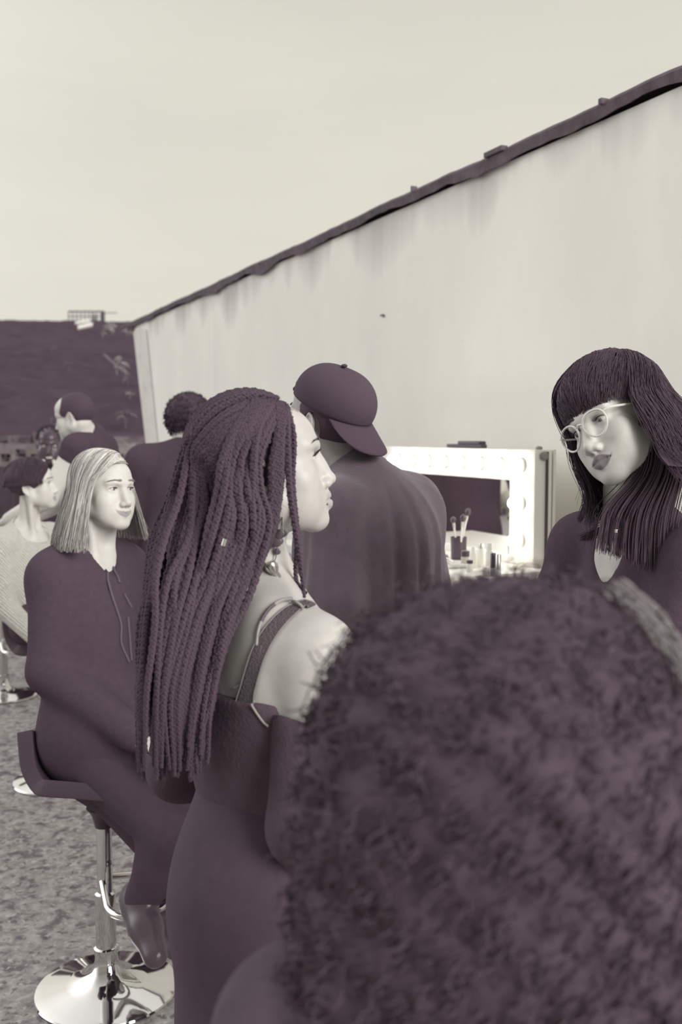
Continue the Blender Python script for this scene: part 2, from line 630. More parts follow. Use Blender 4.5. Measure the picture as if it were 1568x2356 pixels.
class Body:
    """joints in world coordinates -> primitives of one continuous figure"""
    def __init__(s, F, J, at, girth=1.0, headkw=None, neck_r=.050):
        s.F, s.J, s.at = F, {k: np.array(v, float) for k, v in J.items()}, at
        J = s.J
        s.hk = headkw
        s.head = head_prims(F, **(headkw or {}))
        g = girth
        q = []
        a = q.append
        up = J['neck'] - J['pelvis']
        up /= np.linalg.norm(up)
        right = np.array((math.sin(R_(at)), -math.cos(R_(at)), 0))
        right = right - up * (right @ up)
        right /= np.linalg.norm(right)
        fw = np.cross(up, right)
        T = np.stack([right, fw, up], 1)
        s.T = T
        Ln = np.linalg.norm(J['neck'] - J['pelvis'])
        base = F.w((0, -.022, -.055))
        a(rc(base, J['neck'] + fw * .012, neck_r * g, neck_r * 1.12 * g, k=.025, tag_='neck'))
        for sd in (1, -1):
            a(rc(F.w((sd * .056, -.008, -.055)), J['neck'] + fw * .062 + right * sd * .022 - up * .045, .012, .011, k=.02, tag_='neck'))
        mid = J['neck'] * .5 + base * .5
        for sh in ('shR', 'shL'):
            a(rc(J['neck'] - fw * .012 + up * .02, J[sh] + up * .012, .040 * g, .040 * g, k=.04, tag_='chest'))
        ch = J['neck'] - up * .17
        a(el(ch - T @ np.array((0, .0, 0)), (.150 * g, .100 * g, .190), Fr((0, 0, 0), np.eye(3)), T, k=.05, tag_='chest'))
        for sd in (1, -1):
            a(el(ch + right * sd * .075 - fw * .055 + up * .05, (.062, .045, .085), I3, T, k=.04, tag_='chest'))
        a(el(J['neck'] - up * (Ln * .60), (.132 * g, .098 * g, .21), I3, T, k=.07, tag_='belly'))
        a(el(J['pelvis'], (.165 * g, .120 * g, .13), I3, T, k=.06, tag_='pelvis'))
        for sd in 'RL':
            sh, e_, w = J['sh' + sd], J['el' + sd], J['wr' + sd]
            a(el(sh, (.056 * g, .056 * g, .058 * g), k=.04, tag_='uarm'))
            a(rc(sh, e_, .049 * g, .040 * g, k=.04, tag_='uarm'))
            a(rc(e_, w, .041 * g, .026 * g, k=.02, tag_='farm'))
            h, kn, an = J['hip' + sd], J['kn' + sd], J['an' + sd]
            a(rc(h, kn, .088 * g, .058 * g, k=.05, tag_='thigh'))
            a(rc(kn, an, .056 * g, .038 * g, k=.03, tag_='calf'))
            d = kn - h
            cm = kn * .68 + an * .32
            a(el(cm - fw * .012, (.050 * g, .050 * g, .09), k=.03, tag_='calf'))
            toe = J.get('toe' + sd)
            if toe is None:
                toe = an + np.array((math.cos(R_(at)), math.sin(R_(at)), 0)) * .16 - np.array((0, 0, .05))
                J['toe' + sd] = toe
            a(rc(an + np.array((0, 0, -.02)) - (toe - an) * .15, toe, .036, .028, k=.02, tag_='foot'))
        s.q = q
        s.hands = []
        for sd, sg in (('R', 1), ('L', -1)):
            s.hands += s.hand(J['wr' + sd], J['wr' + sd] - J['el' + sd], sg)
    def hand(s, w, d, sg):
        """palm, four unequal curled fingers and a thumb from the side of the palm"""
        d = d / np.linalg.norm(d)
        down = np.array((0, 0, -1.)) - d * (-d[2])
        if np.linalg.norm(down) < .3:
            down = s.T[:, 0] * -sg - d * (d @ s.T[:, 0] * -sg)
        down /= np.linalg.norm(down)          # palm normal
        lat = np.cross(down, d)               # across the palm
        inner = lat if (lat @ s.T[:, 0]) * sg < 0 else -lat   # towards the thumb
        q = []
        pc = w + d * .048
        R = np.stack([inner, d, down], 1)
        q.append(el(pc, (.039, .048, .015), I3, R, k=.012, tag_='hand'))
        q.append(rc(w - d * .02, w + d * .03, .026, .024, k=.02, tag_='hand'))
        for i, L in enumerate((.072, .080, .074, .058)):
            off = (.029 - .0195 * i)
            k0 = w + d * (.088 - .004 * abs(i - 1)) + inner * off
            a1, a2, a3 = .35, .85, 1.25
            p = [k0 - d * .02, k0]
            for an, fr in ((a1, .45), (a2, .30), (a3, .25)):
                p.append(p[-1] + (d * math.cos(an) + down * math.sin(an)) * L * fr)
            for j in range(4):
                q.append(rc(p[j], p[j + 1], .0086 - .0006 * j, .0082 - .0006 * j, k=.004, tag_='hand'))
        b = w + d * .022 + inner * .028 + down * .006
        t1 = b + (d * .62 + inner * .62 + down * .35) * .042
        t2 = t1 + (d * .88 + inner * .22 + down * .42) * .032
        q.append(rc(b - inner * .012, t1, .0125, .0100, k=.010, tag_='hand'))
        q.append(rc(t1, t2, .0098, .0078, k=.003, tag_='hand'))
        return q
    def prims(s):
        return s.q + s.hands + s.head
    def fine(s, hh=.0026, hd=.0045):
        o = s.F.o
        f = [(o - .16 * s.F.s, o + .16 * s.F.s, hh)]
        if hd:
            for sd in 'RL':
                w = s.J['wr' + sd]
                d = w - s.J['el' + sd]
                c = w + d / np.linalg.norm(d) * .09
                f.append((c - .085, c + .085, hd))
        return f
    def sel(s, tags, g):
        out = []
        for p in s.q:
            if p['tag'] in tags:
                out.append(swell(p, g))
        return out

def eyeballs(F, root, gaze=(0, 1, 0), iris='iris', r=.0126):
    out = []
    for sd in (1, -1):
        c = np.array((sd * .0315, .0722, 0))
        g = np.array(gaze, float)
        g /= np.linalg.norm(g)
        u = np.cross(g, (0, 0, 1.)); u /= np.linalg.norm(u)
        w = np.cross(u, g)
        A, B = 28, 24
        V, fm = [], []
        for i in range(B + 1):
            th = math.pi * i / B * .62
            bulge = 1 + .035 * max(0, 1 - (th / .45) ** 2)
            for k in range(A):
                a = 2 * math.pi * k / A
                V.append(c + r * bulge * (math.cos(th) * g + math.sin(th) * (math.cos(a) * u + math.sin(a) * w)))
        f = [(i * A + k, (i + 1) * A + k, (i + 1) * A + (k + 1) % A, i * A + (k + 1) % A) for i in range(B) for k in range(A)]
        fm = [2 if i / B * math.pi * .62 < .2 else (1 if i / B * math.pi * .62 < .44 else 0) for i in range(B) for k in range(A)]
        m = [mat('eye_white', .72, rough=.15, spec=.5), mat(iris, .16, rough=.1, spec=.6), mat('pupil', 0, rough=.05, spec=.6)]
        o = mesh_obj('eye', F.wa(np.array(V)), np.array(f), m, root, True, fm)
        out.append(o)
    return out

def brows(F, root, m, n=70, z0=.0235, thick=1.0, up=0.0):
    for sd in (1, -1):
        P_ = []
        for i in range(n):
            t = i / (n - 1) + rng.normal(0, .02)
            x = .011 + .036 * t
            z = z0 - .001 + (.0125 + up) * t - .0115 * t * t + rng.normal(0, .0013) * thick * (1 - .5 * t)
            y = .0985 - 2.6 * (x - .005) ** 2 * 4 + .0
            y = .0990 - 9.5 * (x - .004) ** 2
            d = np.array((sd * (.6 + t), -.25 * t, .75 * (1 - t) - .25))
            d /= np.linalg.norm(d)
            b = np.array((sd * x, y - .0015, z))
            P_.append([b, b + d * .004 + (0, .0008, 0), b + d * .008])
        tubes('eyebrow', F.wa(np.array(P_)), .00055 * thick, m, root)

def lashes(F, root, m, n=22, L=.009, sides=(1, -1)):
    for sd in sides:
        P_ = []
        for i in range(n):
            t = i / (n - 1) * 2 - 1
            x = sd * (.0318 + .0122 * t)
            y = .0838 - .0035 * t * t - (.003 if sd * t * sd > 0 else 0) * t * t
            z = .0040 * (1 - t * t) + .0004
            b = np.array((x, y, z))
            d = np.array((sd * t * .5, 1, .15))
            d /= np.linalg.norm(d)
            P_.append([b, b + d * L * .5, b + d * L + (0, 0, L * .35)])
        tubes('eyelash_row', F.wa(np.array(P_)), .0006, m, root)

CC, CR = np.array((0, -.012, .035)), np.array((.076, .0955, .0815))
def skull(dirs, off):
    """points of the cranium pushed out by off along unit directions from its centre"""
    d = dirs / np.linalg.norm(dirs, axis=-1, keepdims=True)
    rad = 1 / np.sqrt((d / CR) ** 2 @ np.ones(3))
    return CC + d * (rad + off)[..., None]

def hang_paths(th, y0, part_x, off, length, flare, M=26, tuck=0.0, wave=0.0, wn=0, lift=0.0):
    """strands from the parting over the skull to the azimuth th (deg, 0 = face, + = right), then hanging down.
    th, y0, off, length: arrays"""
    N = len(th)
    out = np.zeros((N, M, 3))
    eq = -.18
    for i in range(N):
        t = R_(th[i])
        s = np.array((part_x / CR[0], (y0[i] - CC[1]) / CR[1], 0))
        s[2] = math.sqrt(max(.05, 1 - s[0] ** 2 - s[1] ** 2))
        e = np.array((math.sin(t), math.cos(t), eq))
        s /= np.linalg.norm(s); e /= np.linalg.norm(e)
        om = math.acos(np.clip(s @ e, -1, 1))
        m1 = M // 2
        for j in range(m1):
            f = j / (m1 - 1)
            d = (math.sin((1 - f) * om) * s + math.sin(f * om) * e) / math.sin(om)
            u = d * CR
            rad = np.linalg.norm(u)
            out[i, j] = CC + u * (1 + (off[i] + lift * math.sin(math.pi * min(1, f * 1.2)) ** 2) / rad)
        p0 = out[i, m1 - 1]
        hd = np.array((math.sin(t), math.cos(t), 0))
        for j in range(m1, M):
            f = (j - m1 + 1) / (M - m1)
            out[i, j] = p0 + np.array((0, 0, -1.)) * length[i] * f + hd * (flare * f - tuck * f * f) \
                + (hd * math.sin(f * 7 + wn) + np.array((hd[1], -hd[0], 0)) * math.cos(f * 6 + i * .01)) * wave * f
    for _ in range(4):
        out[:, 1:-1] = .5 * out[:, 1:-1] + .25 * (out[:, :-2] + out[:, 2:])
    return out

def hang_hair(name, F, root, m, th_rng, part_x, y_rng, off, length, flare, n, radius=.0009, tuck=0.0, gap=None, jit=.004, wave=0.0,
              len_fn=None, mats=None, shell=True, lift=0.0, taper=.3):
    th = rng.uniform(th_rng[0], th_rng[1], n)
    if gap:
        pass
    # strands leave the parting in order: front ones feed the front azimuths
    y0 = np.interp(np.abs(th), [min(abs(th_rng[0]), 40), 180], [y_rng[1], y_rng[0]]) + rng.normal(0, .006, n)
    L = np.full(n, length) if len_fn is None else np.array([len_fn(a) for a in th])
    Ls = L * (1 - np.abs(rng.normal(0, .10, n))) + .006
    o = off + rng.uniform(-.006, .003, n)
    P_ = hang_paths(th, y0, part_x, o, Ls, flare, tuck=tuck, wave=wave, lift=lift)
    ph = rng.uniform(0, 6.28, (n, 1, 3))
    f = np.linspace(0, 1, P_.shape[1])[None, :, None]
    P_ += np.sin(f * 5 + ph) * jit * f
    ms = mats or [m]
    o1 = tubes(name, F.wa(P_), radius, ms, root, 3, taper, rng.integers(0, len(ms), n))
    if shell:
        A = 90
        ths = np.linspace(th_rng[0], th_rng[1], A)
        ys = np.interp(np.abs(ths), [min(abs(th_rng[0]), 40), 180], [y_rng[1], y_rng[0]])
        Lh = np.full(A, length) if len_fn is None else np.array([len_fn(a) for a in ths])
        S = hang_paths(ths, ys, part_x, np.full(A, off - .004), Lh * .86, flare, tuck=tuck, wave=wave, lift=lift)
        grid_mesh('hair_under_layer', F.wa(S), ms[-1], root)
    return o1

def curls(name, pts, nrm, m, root, L=.05, rad=.006, turns=2.5, n_pt=16, r=.0009, grav=.4, jit=.5, sides=3):
    """coiled strands standing off a surface"""
    n = len(pts)
    d = nrm + rng.normal(0, jit, (n, 3)) + np.array((0, 0, -grav))
    d /= np.linalg.norm(d, axis=1)[:, None]
    u = np.cross(d, rng.normal(0, 1, (n, 3))); u /= np.linalg.norm(u, axis=1)[:, None]
    w = np.cross(d, u)
    t = np.linspace(0, 1, n_pt)[None, :, None]
    ph = rng.uniform(0, 6.28, (n, 1, 1))
    tn = rng.uniform(.7, 1.3, (n, 1, 1)) * turns
    LL = rng.uniform(.5, 1.2, (n, 1, 1)) * L
    rr = rad * rng.uniform(.5, 1.4, (n, 1, 1)) * np.minimum(1, t * 4)
    a = ph + t * tn * 6.283
    P_ = pts[:, None] + d[:, None] * t * LL + (u[:, None] * np.cos(a) + w[:, None] * np.sin(a)) * rr \
        + np.array((0, 0, -1.)) * (t ** 2) * LL * grav * .5
    return tubes(name, P_, r, m, root, sides, .5)

def legs_stand(x, y, at, w=.09, hip_z=.92, spread=0.0):
    r = np.array((math.sin(R_(at)), -math.cos(R_(at)), 0))
    f = np.array((math.cos(R_(at)), math.sin(R_(at)), 0))
    J = {}
    c = np.array((x, y, 0))
    J['pelvis'] = c + (0, 0, hip_z + .05)
    for sd, sg in (('R', 1), ('L', -1)):
        J['hip' + sd] = c + r * sg * w + (0, 0, hip_z)
        J['kn' + sd] = c + r * sg * (w + .01 + spread) + f * (.02 + .0) + (0, 0, .49)
        J['an' + sd] = c + r * sg * (w + .02 + spread * 1.5) - f * .03 + (0, 0, .09)
        J['toe' + sd] = J['an' + sd] + f * .17 + r * sg * .03 + (0, 0, -.058)
    return J

def legs_sit(pelvis, at, foot_z=.32, reach=.43, w=.085, splay=.04):
    r = np.array((math.sin(R_(at)), -math.cos(R_(at)), 0))
    f = np.array((math.cos(R_(at)), math.sin(R_(at)), 0))
    J = {'pelvis': np.array(pelvis)}
    for sd, sg in (('R', 1), ('L', -1)):
        J['hip' + sd] = J['pelvis'] + r * sg * w + f * .03 + (0, 0, -.03)
        J['kn' + sd] = J['hip' + sd] + f * reach + r * sg * splay + (0, 0, .0)
        z = foot_z + .09
        J['an' + sd] = J['kn' + sd] - f * .08 + (0, 0, z - J['kn' + sd][2])
        J['toe' + sd] = J['an' + sd] + f * .16 + (0, 0, -.058)
    return J

def arms_down(neck, at, half=.165, drop=.045, fwd=.05, bend=.25, up_len=.29, fo_len=.25):
    r = np.array((math.sin(R_(at)), -math.cos(R_(at)), 0))
    f = np.array((math.cos(R_(at)), math.sin(R_(at)), 0))
    J = {}
    for sd, sg in (('R', 1), ('L', -1)):
        J['sh' + sd] = neck + r * sg * half + (0, 0, -drop)
        e = np.array((0, 0, -1.)) + f * fwd * 2 + r * sg * .14
        J['el' + sd] = J['sh' + sd] + e / np.linalg.norm(e) * up_len
        w = np.array((0, 0, -1.)) * math.cos(bend) + f * math.sin(bend) - r * sg * .12
        J['wr' + sd] = J['el' + sd] + w / np.linalg.norm(w) * fo_len
    return J

def person(root, B, skin, lip, hh=.0026, hd=.0045, h=.011, name='body', sm=1):
    v, f, fm = Vol(B.prims(), h, B.fine(hh, hd)).mesh()
    v = relax(v, f, sm)
    o = mesh_obj(name, v, f, [skin], root)
    lip_mask(o, v, B.F, lip, (B.hk or {}).get('smile', 0), (B.hk or {}).get('lips', 1.0))
    return o

def lip_mask(o, v, F, lip, smile=0.0, full=1.0):
    l = (v - F.o) @ F.R / F.s
    ax = np.abs(l[:, 0]) / (.0265 + .004 * max(0, smile))
    l = l - np.array((0, 0, 1.)) * (.0075 * smile * np.minimum(ax, 1.3) ** 2)[:, None]
    l = l + np.array((0, 0, 1.)) * ((l[:, 2] + .0728) * (1 / min(1.15, full) - 1))[:, None]
    top = -.0605 - .0115 * ax ** 1.5 - .002 * np.exp(-(ax / .12) ** 2)
    bot = -.0862 + .0135 * ax ** 2
    m = np.minimum(np.minimum(top - l[:, 2], l[:, 2] - bot), (1 - ax) * .008)
    m = np.clip(m / .0016 + .4, 0, 1) * (l[:, 1] > .07)
    at = o.data.attributes.new('lip', 'FLOAT', 'POINT')
    at.data.foreach_set('value', m.astype(np.float32))

def skin_mat(name, t, lip_t, rough=.5, spec=.35, bump=.06):
    m = mat(name, t, rough=rough, spec=spec, noise=.06, nscale=45, bump=bump, bscale=700)
    nt = m.node_tree
    b = nt.nodes['Principled BSDF']
    src = b.inputs['Base Color'].links[0].from_socket
    at = nt.nodes.new('ShaderNodeAttribute')
    at.attribute_name = 'lip'
    mx = nt.nodes.new('ShaderNodeMix')
    mx.data_type = 'RGBA'
    nt.links.new(at.outputs['Fac'], mx.inputs['Factor'])
    nt.links.new(src, mx.inputs['A'])
    mx.inputs['B'].default_value = (*tone(lip_t), 1)
    nt.links.new(mx.outputs['Result'], b.inputs['Base Color'])
    return m
# ------------------------------------------------------------------ the setting
U = np.array((-.4131, .9107, 0)); U /= np.linalg.norm(U)
NV = np.array((U[1] * -1, U[0], 0))                      # wall normal, towards the people
WALL_D = 2.31
W0 = -WALL_D * NV
AX = np.stack([U, NV, np.array((0, 0, 1.))])             # rows: along the wall, off the wall, up
def W(s, q, z):
    return W0 + U * s + NV * q + np.array((0, 0, z))

def G(px, py, h=0.0):
    """where the ray through a pixel meets the level h"""
    a, b = P(px, py, 1.0), P(px, py, 2.0)
    t = (h - a[2]) / (b[2] - a[2])
    return a + (b - a) * t

def ramp_mat(name, t_lo, t_hi, scale, detail=8, lo=.35, hi=.65, rough=.9, bump=.4, stretch=(1, 1, 1), extra=None, dist=.01):
    m = bpy.data.materials.new(name)
    m.use_nodes = True
    nt = m.node_tree
    b = nt.nodes['Principled BSDF']
    b.inputs['Roughness'].default_value = rough
    b.inputs['Specular IOR Level'].default_value = .2
    tc = nt.nodes.new('ShaderNodeTexCoord')
    mp = nt.nodes.new('ShaderNodeMapping')
    mp.inputs['Scale'].default_value = stretch
    nt.links.new(tc.outputs['Object'], mp.inputs[0])
    n = nt.nodes.new('ShaderNodeTexNoise')
    n.inputs['Scale'].default_value = scale
    n.inputs['Detail'].default_value = detail
    n.inputs['Roughness'].default_value = .62
    nt.links.new(mp.outputs[0], n.inputs['Vector'])
    r = nt.nodes.new('ShaderNodeValToRGB')
    r.color_ramp.elements[0].position, r.color_ramp.elements[1].position = lo, hi
    r.color_ramp.elements[0].color = (*tone(t_lo), 1)
    r.color_ramp.elements[1].color = (*tone(t_hi), 1)
    nt.links.new(n.outputs['Fac'], r.inputs[0])
    out = r.outputs[0]
    if extra:
        out = extra(nt, mp, out)
    nt.links.new(out, b.inputs['Base Color'])
    bp = nt.nodes.new('ShaderNodeBump')
    bp.inputs['Strength'].default_value = bump
    bp.inputs['Distance'].default_value = dist
    nt.links.new(n.outputs['Fac'], bp.inputs['Height'])
    nt.links.new(bp.outputs[0], b.inputs['Normal'])
    return m

def blotch(scale, lo, hi, t_dark, amount, voronoi=False, stretch=(1, 1, 1)):
    def f(nt, mp, col):
        mp2 = nt.nodes.new('ShaderNodeMapping')
        mp2.inputs['Scale'].default_value = stretch
        nt.links.new(mp.outputs[0], mp2.inputs[0])
        n = nt.nodes.new('ShaderNodeTexNoise')
        n.inputs['Scale'].default_value = scale
        n.inputs['Detail'].default_value = 5
        n.inputs['Distortion'].default_value = .6
        nt.links.new(mp2.outputs[0], n.inputs['Vector'])
        r = nt.nodes.new('ShaderNodeMapRange')
        r.inputs['From Min'].default_value, r.inputs['From Max'].default_value = lo, hi
        r.inputs['To Min'].default_value, r.inputs['To Max'].default_value = 0, amount
        nt.links.new(n.outputs['Fac'], r.inputs['Value'])
        mx = nt.nodes.new('ShaderNodeMix')
        mx.data_type = 'RGBA'
        nt.links.new(r.outputs[0], mx.inputs['Factor'])
        nt.links.new(col, mx.inputs['A'])
        mx.inputs['B'].default_value = (*tone(t_dark), 1)
        return mx.outputs['Result']
    return f

def chain(*fs):
    def f(nt, mp, col):
        for g in fs:
            col = g(nt, mp, col)
        return col
    return f

# floor: worn mottled concrete
floor_m = ramp_mat('worn_concrete', .20, .52, 24, 12, .34, .66, .85, .6,
                   extra=chain(blotch(13, .55, .63, .06, .75), blotch(30, .56, .64, .05, .7), blotch(4, .55, .75, .10, .5), blotch(50, .60, .68, .75, .6)))
fl = MB()
fl.add([(-30, -6, 0), (14, -6, 0), (14, 16, 0), (-30, 16, 0)], [(0, 1, 2, 3)])
o = fl.build('floor', floor_m)
tag(o, kind='structure')

# the long plaster wall, its outer end leaning outwards at the top
def run_off(nt, mp, col):
    sp = nt.nodes.new('ShaderNodeSeparateXYZ')
    nt.links.new(mp.inputs[0].links[0].from_socket, sp.inputs[0])
    m2 = nt.nodes.new('ShaderNodeMapping')
    m2.inputs['Scale'].default_value = (1, 1, .05)
    nt.links.new(mp.inputs[0].links[0].from_socket, m2.inputs[0])
    n = nt.nodes.new('ShaderNodeTexNoise')
    n.inputs['Scale'].default_value = 2.6
    n.inputs['Detail'].default_value = 8
    nt.links.new(m2.outputs[0], n.inputs['Vector'])
    r = nt.nodes.new('ShaderNodeMapRange')      # how far each streak reaches down
    r.inputs['From Min'].default_value, r.inputs['From Max'].default_value = .35, .75
    r.inputs['To Min'].default_value, r.inputs['To Max'].default_value = 2.72, 2.30
    nt.links.new(n.outputs['Fac'], r.inputs['Value'])
    d = nt.nodes.new('ShaderNodeMath'); d.operation = 'SUBTRACT'
    nt.links.new(sp.outputs['Z'], d.inputs[0]); nt.links.new(r.outputs[0], d.inputs[1])
    q = nt.nodes.new('ShaderNodeMapRange')
    q.inputs['From Min'].default_value, q.inputs['From Max'].default_value = 0, .28
    q.inputs['To Min'].default_value, q.inputs['To Max'].default_value = 0, .62
    nt.links.new(d.outputs[0], q.inputs['Value'])
    mx = nt.nodes.new('ShaderNodeMix'); mx.data_type = 'RGBA'
    nt.links.new(q.outputs[0], mx.inputs['Factor']); nt.links.new(col, mx.inputs['A'])
    mx.inputs['B'].default_value = (*tone(.30), 1)
    return mx.outputs['Result']
plaster = ramp_mat('stained_plaster', .93, 1.02, 1.6, 9, .30, .62, .9, .25, stretch=(1, 1, .55),
                   extra=chain(blotch(2.2, .56, .80, .75, .35, stretch=(1, 1, .12)), blotch(55, .70, .74, .5, .25), run_off), dist=.004)
WALL_TOP = 2.745
wb = MB()
def wpoly(mb, pts, q0, q1):
    n = len(pts)
    v = [W(s, q1, z) for s, z in pts] + [W(s, q0, z) for s, z in pts]
    f = [tuple(range(n)), tuple(range(2 * n - 1, n - 1, -1))] + [(i + n, (i + 1) % n + n, (i + 1) % n, i) for i in range(n)]
    mb.add(v, f)
wpoly(wb, [(.9, 0), (9.05, 0), (9.70, 1.62), (10.12, 2.70), (10.10, WALL_TOP), (.9, WALL_TOP)], -.25, 0)
o = wb.build('wall_right', plaster)
tag(o, kind='structure')
# a narrow raised plaster strip finishing the free end
ws = MB()
wpoly(ws, [(8.75, 0), (9.07, 0), (9.73, 1.62), (10.17, 2.68), (10.05, 2.72), (9.62, 2.66), (9.25, 1.62)], -.27, .010)
o = ws.build('trim_2', ramp_mat('end_plaster', .74, .88, 4, 8, .3, .7, .9, .3, extra=blotch(6, .56, .75, .45, .5)))
tag(o, kind='structure')

# dark weathered coping along the top, uneven like torn roofing felt
coping_m = mat('coping_felt', .035, rough=.8, noise=.35, nscale=14, bump=.4, bscale=30)
S = np.linspace(.85, 10.75, 160)
prof = []
for i, s in enumerate(S):
    n1 = .008 * math.sin(s * 3.1) + .006 * math.sin(s * 9.7 + 1) + rng.normal(0, .003)
    top = 2.790 + .35 * n1
    bot = WALL_TOP + .004 + n1 * 1.1 - (.03 * max(0, 1 - abs(s - 7.3) / .25)) - (.05 * max(0, 1 - abs(s - 6.35) / .3))
    prof.append([W(s, .014, bot), W(s, .022, top - .01), W(s, .01, top), W(s, -.28, top), W(s, -.30, bot)])
o = grid_mesh('trim_1', np.array(prof), coping_m)
o.data.polygons.foreach_set('use_smooth', np.zeros(len(o.data.polygons), dtype=bool))
sd = o.modifiers.new('thickness', 'SOLIDIFY'); sd.thickness = .012
tag(o, kind='structure')
# loose bits standing up on the coping
for s, h, w in ((2.84, .007, .018), (4.2, .014, .010), (3.51, .007, .13)):
    mb = MB()
    mb.box(W(s, .03, 2.79 + h / 2), (w, .03, h + .012), AX)
    o = mb.build('coping_fragment', coping_m)
    tag(o, {2.84: 'tiny dark scrap standing on the wall coping near the right picture edge',
            4.2: 'small dark nub on the wall coping above the man in the cap',
            3.51: 'flat raised flap of dark felt on the wall coping'}[s], 'debris')
# nail and chipped spot on the plaster
mb = MB()
c = W(5.2, .004, 1.65 + (1000 - 720) / 2290 * 5.23)
c = P(800, 721, 4.98); s_ = (c - W0) @ U; c = W(s_, .004, c[2])
mb.box(c, (.03, .012, .010), AX, .003)
mb.box(c + U * -.016 + np.array((0, 0, -.006)), (.016, .010, .007), AX, .002)
o = mb.build('wall_hook', mat('rust_metal', .2, rough=.7))
tag(o, 'tiny dark hook stuck in the bare middle of the pale wall', 'hook')

# wooded bank behind
def bank_z(x, y):
    t = np.clip((y - 12.6) / 48.0, 0, 1)
    return 1.35 + (7.02 - .012 * (x + 9)) * t ** .8
X_ = np.linspace(-46, 16, 125)
Y_ = np.concatenate([np.linspace(12.6, 24, 60), np.linspace(24.5, 61, 60)])
V = np.zeros((len(X_), len(Y_), 3))
for i, x in enumerate(X_):
    for j, y in enumerate(Y_):
        amp = .10 * min(1, (61 - y) / 8)
        V[i, j] = (x, y, bank_z(x, y) + amp * (math.sin(x * 2.3 + y) * math.sin(y * 1.7 - x * .6) + rng.normal(0, .5)))
back = np.repeat(V[:, -1:], 2, 1).copy()
back[:, 0, 1] += .8; back[:, 0, 2] -= .2
back[:, 1, 1] += 6; back[:, 1, 2] = 0
front = V[:, :1].copy(); front[:, :, 2] = 0
V = np.concatenate([front, V, back], 1)
o = grid_mesh('hillside', V, mat('dark_scrub', .0, color=tuple(KB * .82), rough=1, spec=.05, noise=.15, nscale=3, bump=.3, bscale=9))
tag(o, kind='structure')

# stone and block walls at the foot of the bank
stone_m = ramp_mat('rubble_stone', .02, .14, 7, 8, .38, .62, .95, .8, extra=blotch(14, .55, .6, 0, .8))
mb = MB()
x = -10.5
yw = 12.35
while x < -1.7:
    w = rng.uniform(.18, .42)
    z = 0.0
    for k in range(6):
        h = rng.uniform(.22, .34)
        if z + h > 1.75:
            break
        mb.box((x + w / 2, yw + rng.uniform(-.03, .03), z + h / 2), (w - .015, .35, h - .015), None, .03)
        z += h
    x += w
mb.box((-6.1, yw + .12, .83), (8.8, .2, 1.6))
o = mb.build('wall_back', stone_m)
tag(o, kind='structure')
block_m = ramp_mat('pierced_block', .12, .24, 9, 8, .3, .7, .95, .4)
mb = MB()
yb = 11.5
x = -8.4
k = 0
cw, hw = .172, .118
while x < -2.55:
    z0, z1 = 1.285, 1.545
    hz = 1.44 if k % 2 else 1.385
    hh = .088
    xa, xb = x + (cw - hw) / 2, x + (cw + hw) / 2
    mb.box(((x + xa) / 2, yb, (z0 + z1) / 2), (xa - x, .15, z1 - z0))
    mb.box(((xb + x + cw) / 2, yb, (z0 + z1) / 2), (x + cw - xb, .15, z1 - z0))
    mb.box((x + cw / 2, yb, (z0 + hz - hh / 2) / 2), (hw, .15, hz - hh / 2 - z0))
    mb.box((x + cw / 2, yb, (z1 + hz + hh / 2) / 2), (hw, .15, z1 - hz - hh / 2))
    x += cw
    k += 1
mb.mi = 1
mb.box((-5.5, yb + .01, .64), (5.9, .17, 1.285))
o = mb.build('wall_left', [block_m, mat('dark_stone', .015, rough=.95, noise=.3, nscale=8)])  # much darker stone tone below the pierced blocks
tag(o, kind='structure')

def bank_hit(px, py):
    for z in np.linspace(13.2, 61, 900):
        p = P(px, py, z)
        if p[2] < bank_z(p[0], p[1]) + .05:
            return p, z
    return P(px, py, 60), 60

# spiky plants and twigs scattered over the bank
leaf_m = mat('dry_leaf', .22, rough=.7, noise=.3, nscale=9)
leaf_d = mat('dark_leaf', .06, rough=.7, noise=.3, nscale=9)
plants = [(268, 768, 26, 9, 'broad drooping plant high on the dark bank beside the wall end', leaf_m),
          (300, 771, 14, 6, 'small pale tuft right at the top corner of the wall end', leaf_m),
          (246, 775, 9, 4, 'pair of pale leaf tips left of the broad drooping plant', leaf_m),
          (283, 852, 26, 8, 'tall twiggy shrub halfway down the bank by the wall end', leaf_m),
          (309, 880, 16, 6, 'low twiggy shrub under the tall one by the wall end', leaf_d),
          (316, 917, 12, 5, 'small leafy clump pressed against the wall end', leaf_m),
          (308, 968, 24, 10, 'leafy bush at the foot of the wall end above the stones', leaf_d),
          (135, 812, 10, 5, 'lone pale sprig in the middle of the dark bank', leaf_d),
          (176, 850, 14, 6, 'faint sprig on the bank above the bowed man', leaf_d)]
for px, py, sz, n, lab, m in plants:
    p, z = bank_hit(px, py)
    p = p - np.array((0, .55, -.06)); L = sz / 2290 * z * 1.25
    mb = MB()
    for k in range(n):
        a = rng.uniform(0, 6.28)
        el_ = rng.uniform(.1, 1.1)
        d = np.array((math.cos(a) * math.cos(el_), -.3 * abs(math.sin(a)), math.sin(el_)))
        base = p + np.array((rng.normal(0, .12), 0, rng.normal(0, .12))) * L
        q = [base + d * L * t + np.array((0, 0, -1)) * L * .55 * t * t for t in np.linspace(0, 1, 6)]
        mb.tube(q, L * np.array((.03, .07, .085, .07, .045, .008)), 5)
    mb.tube([p - np.array((0, 0, L * .9)), p], L * .035, 5)
    o = mb.build('bank_plant', m)
    tag(o, lab, 'plant', 'plants on the dark bank')
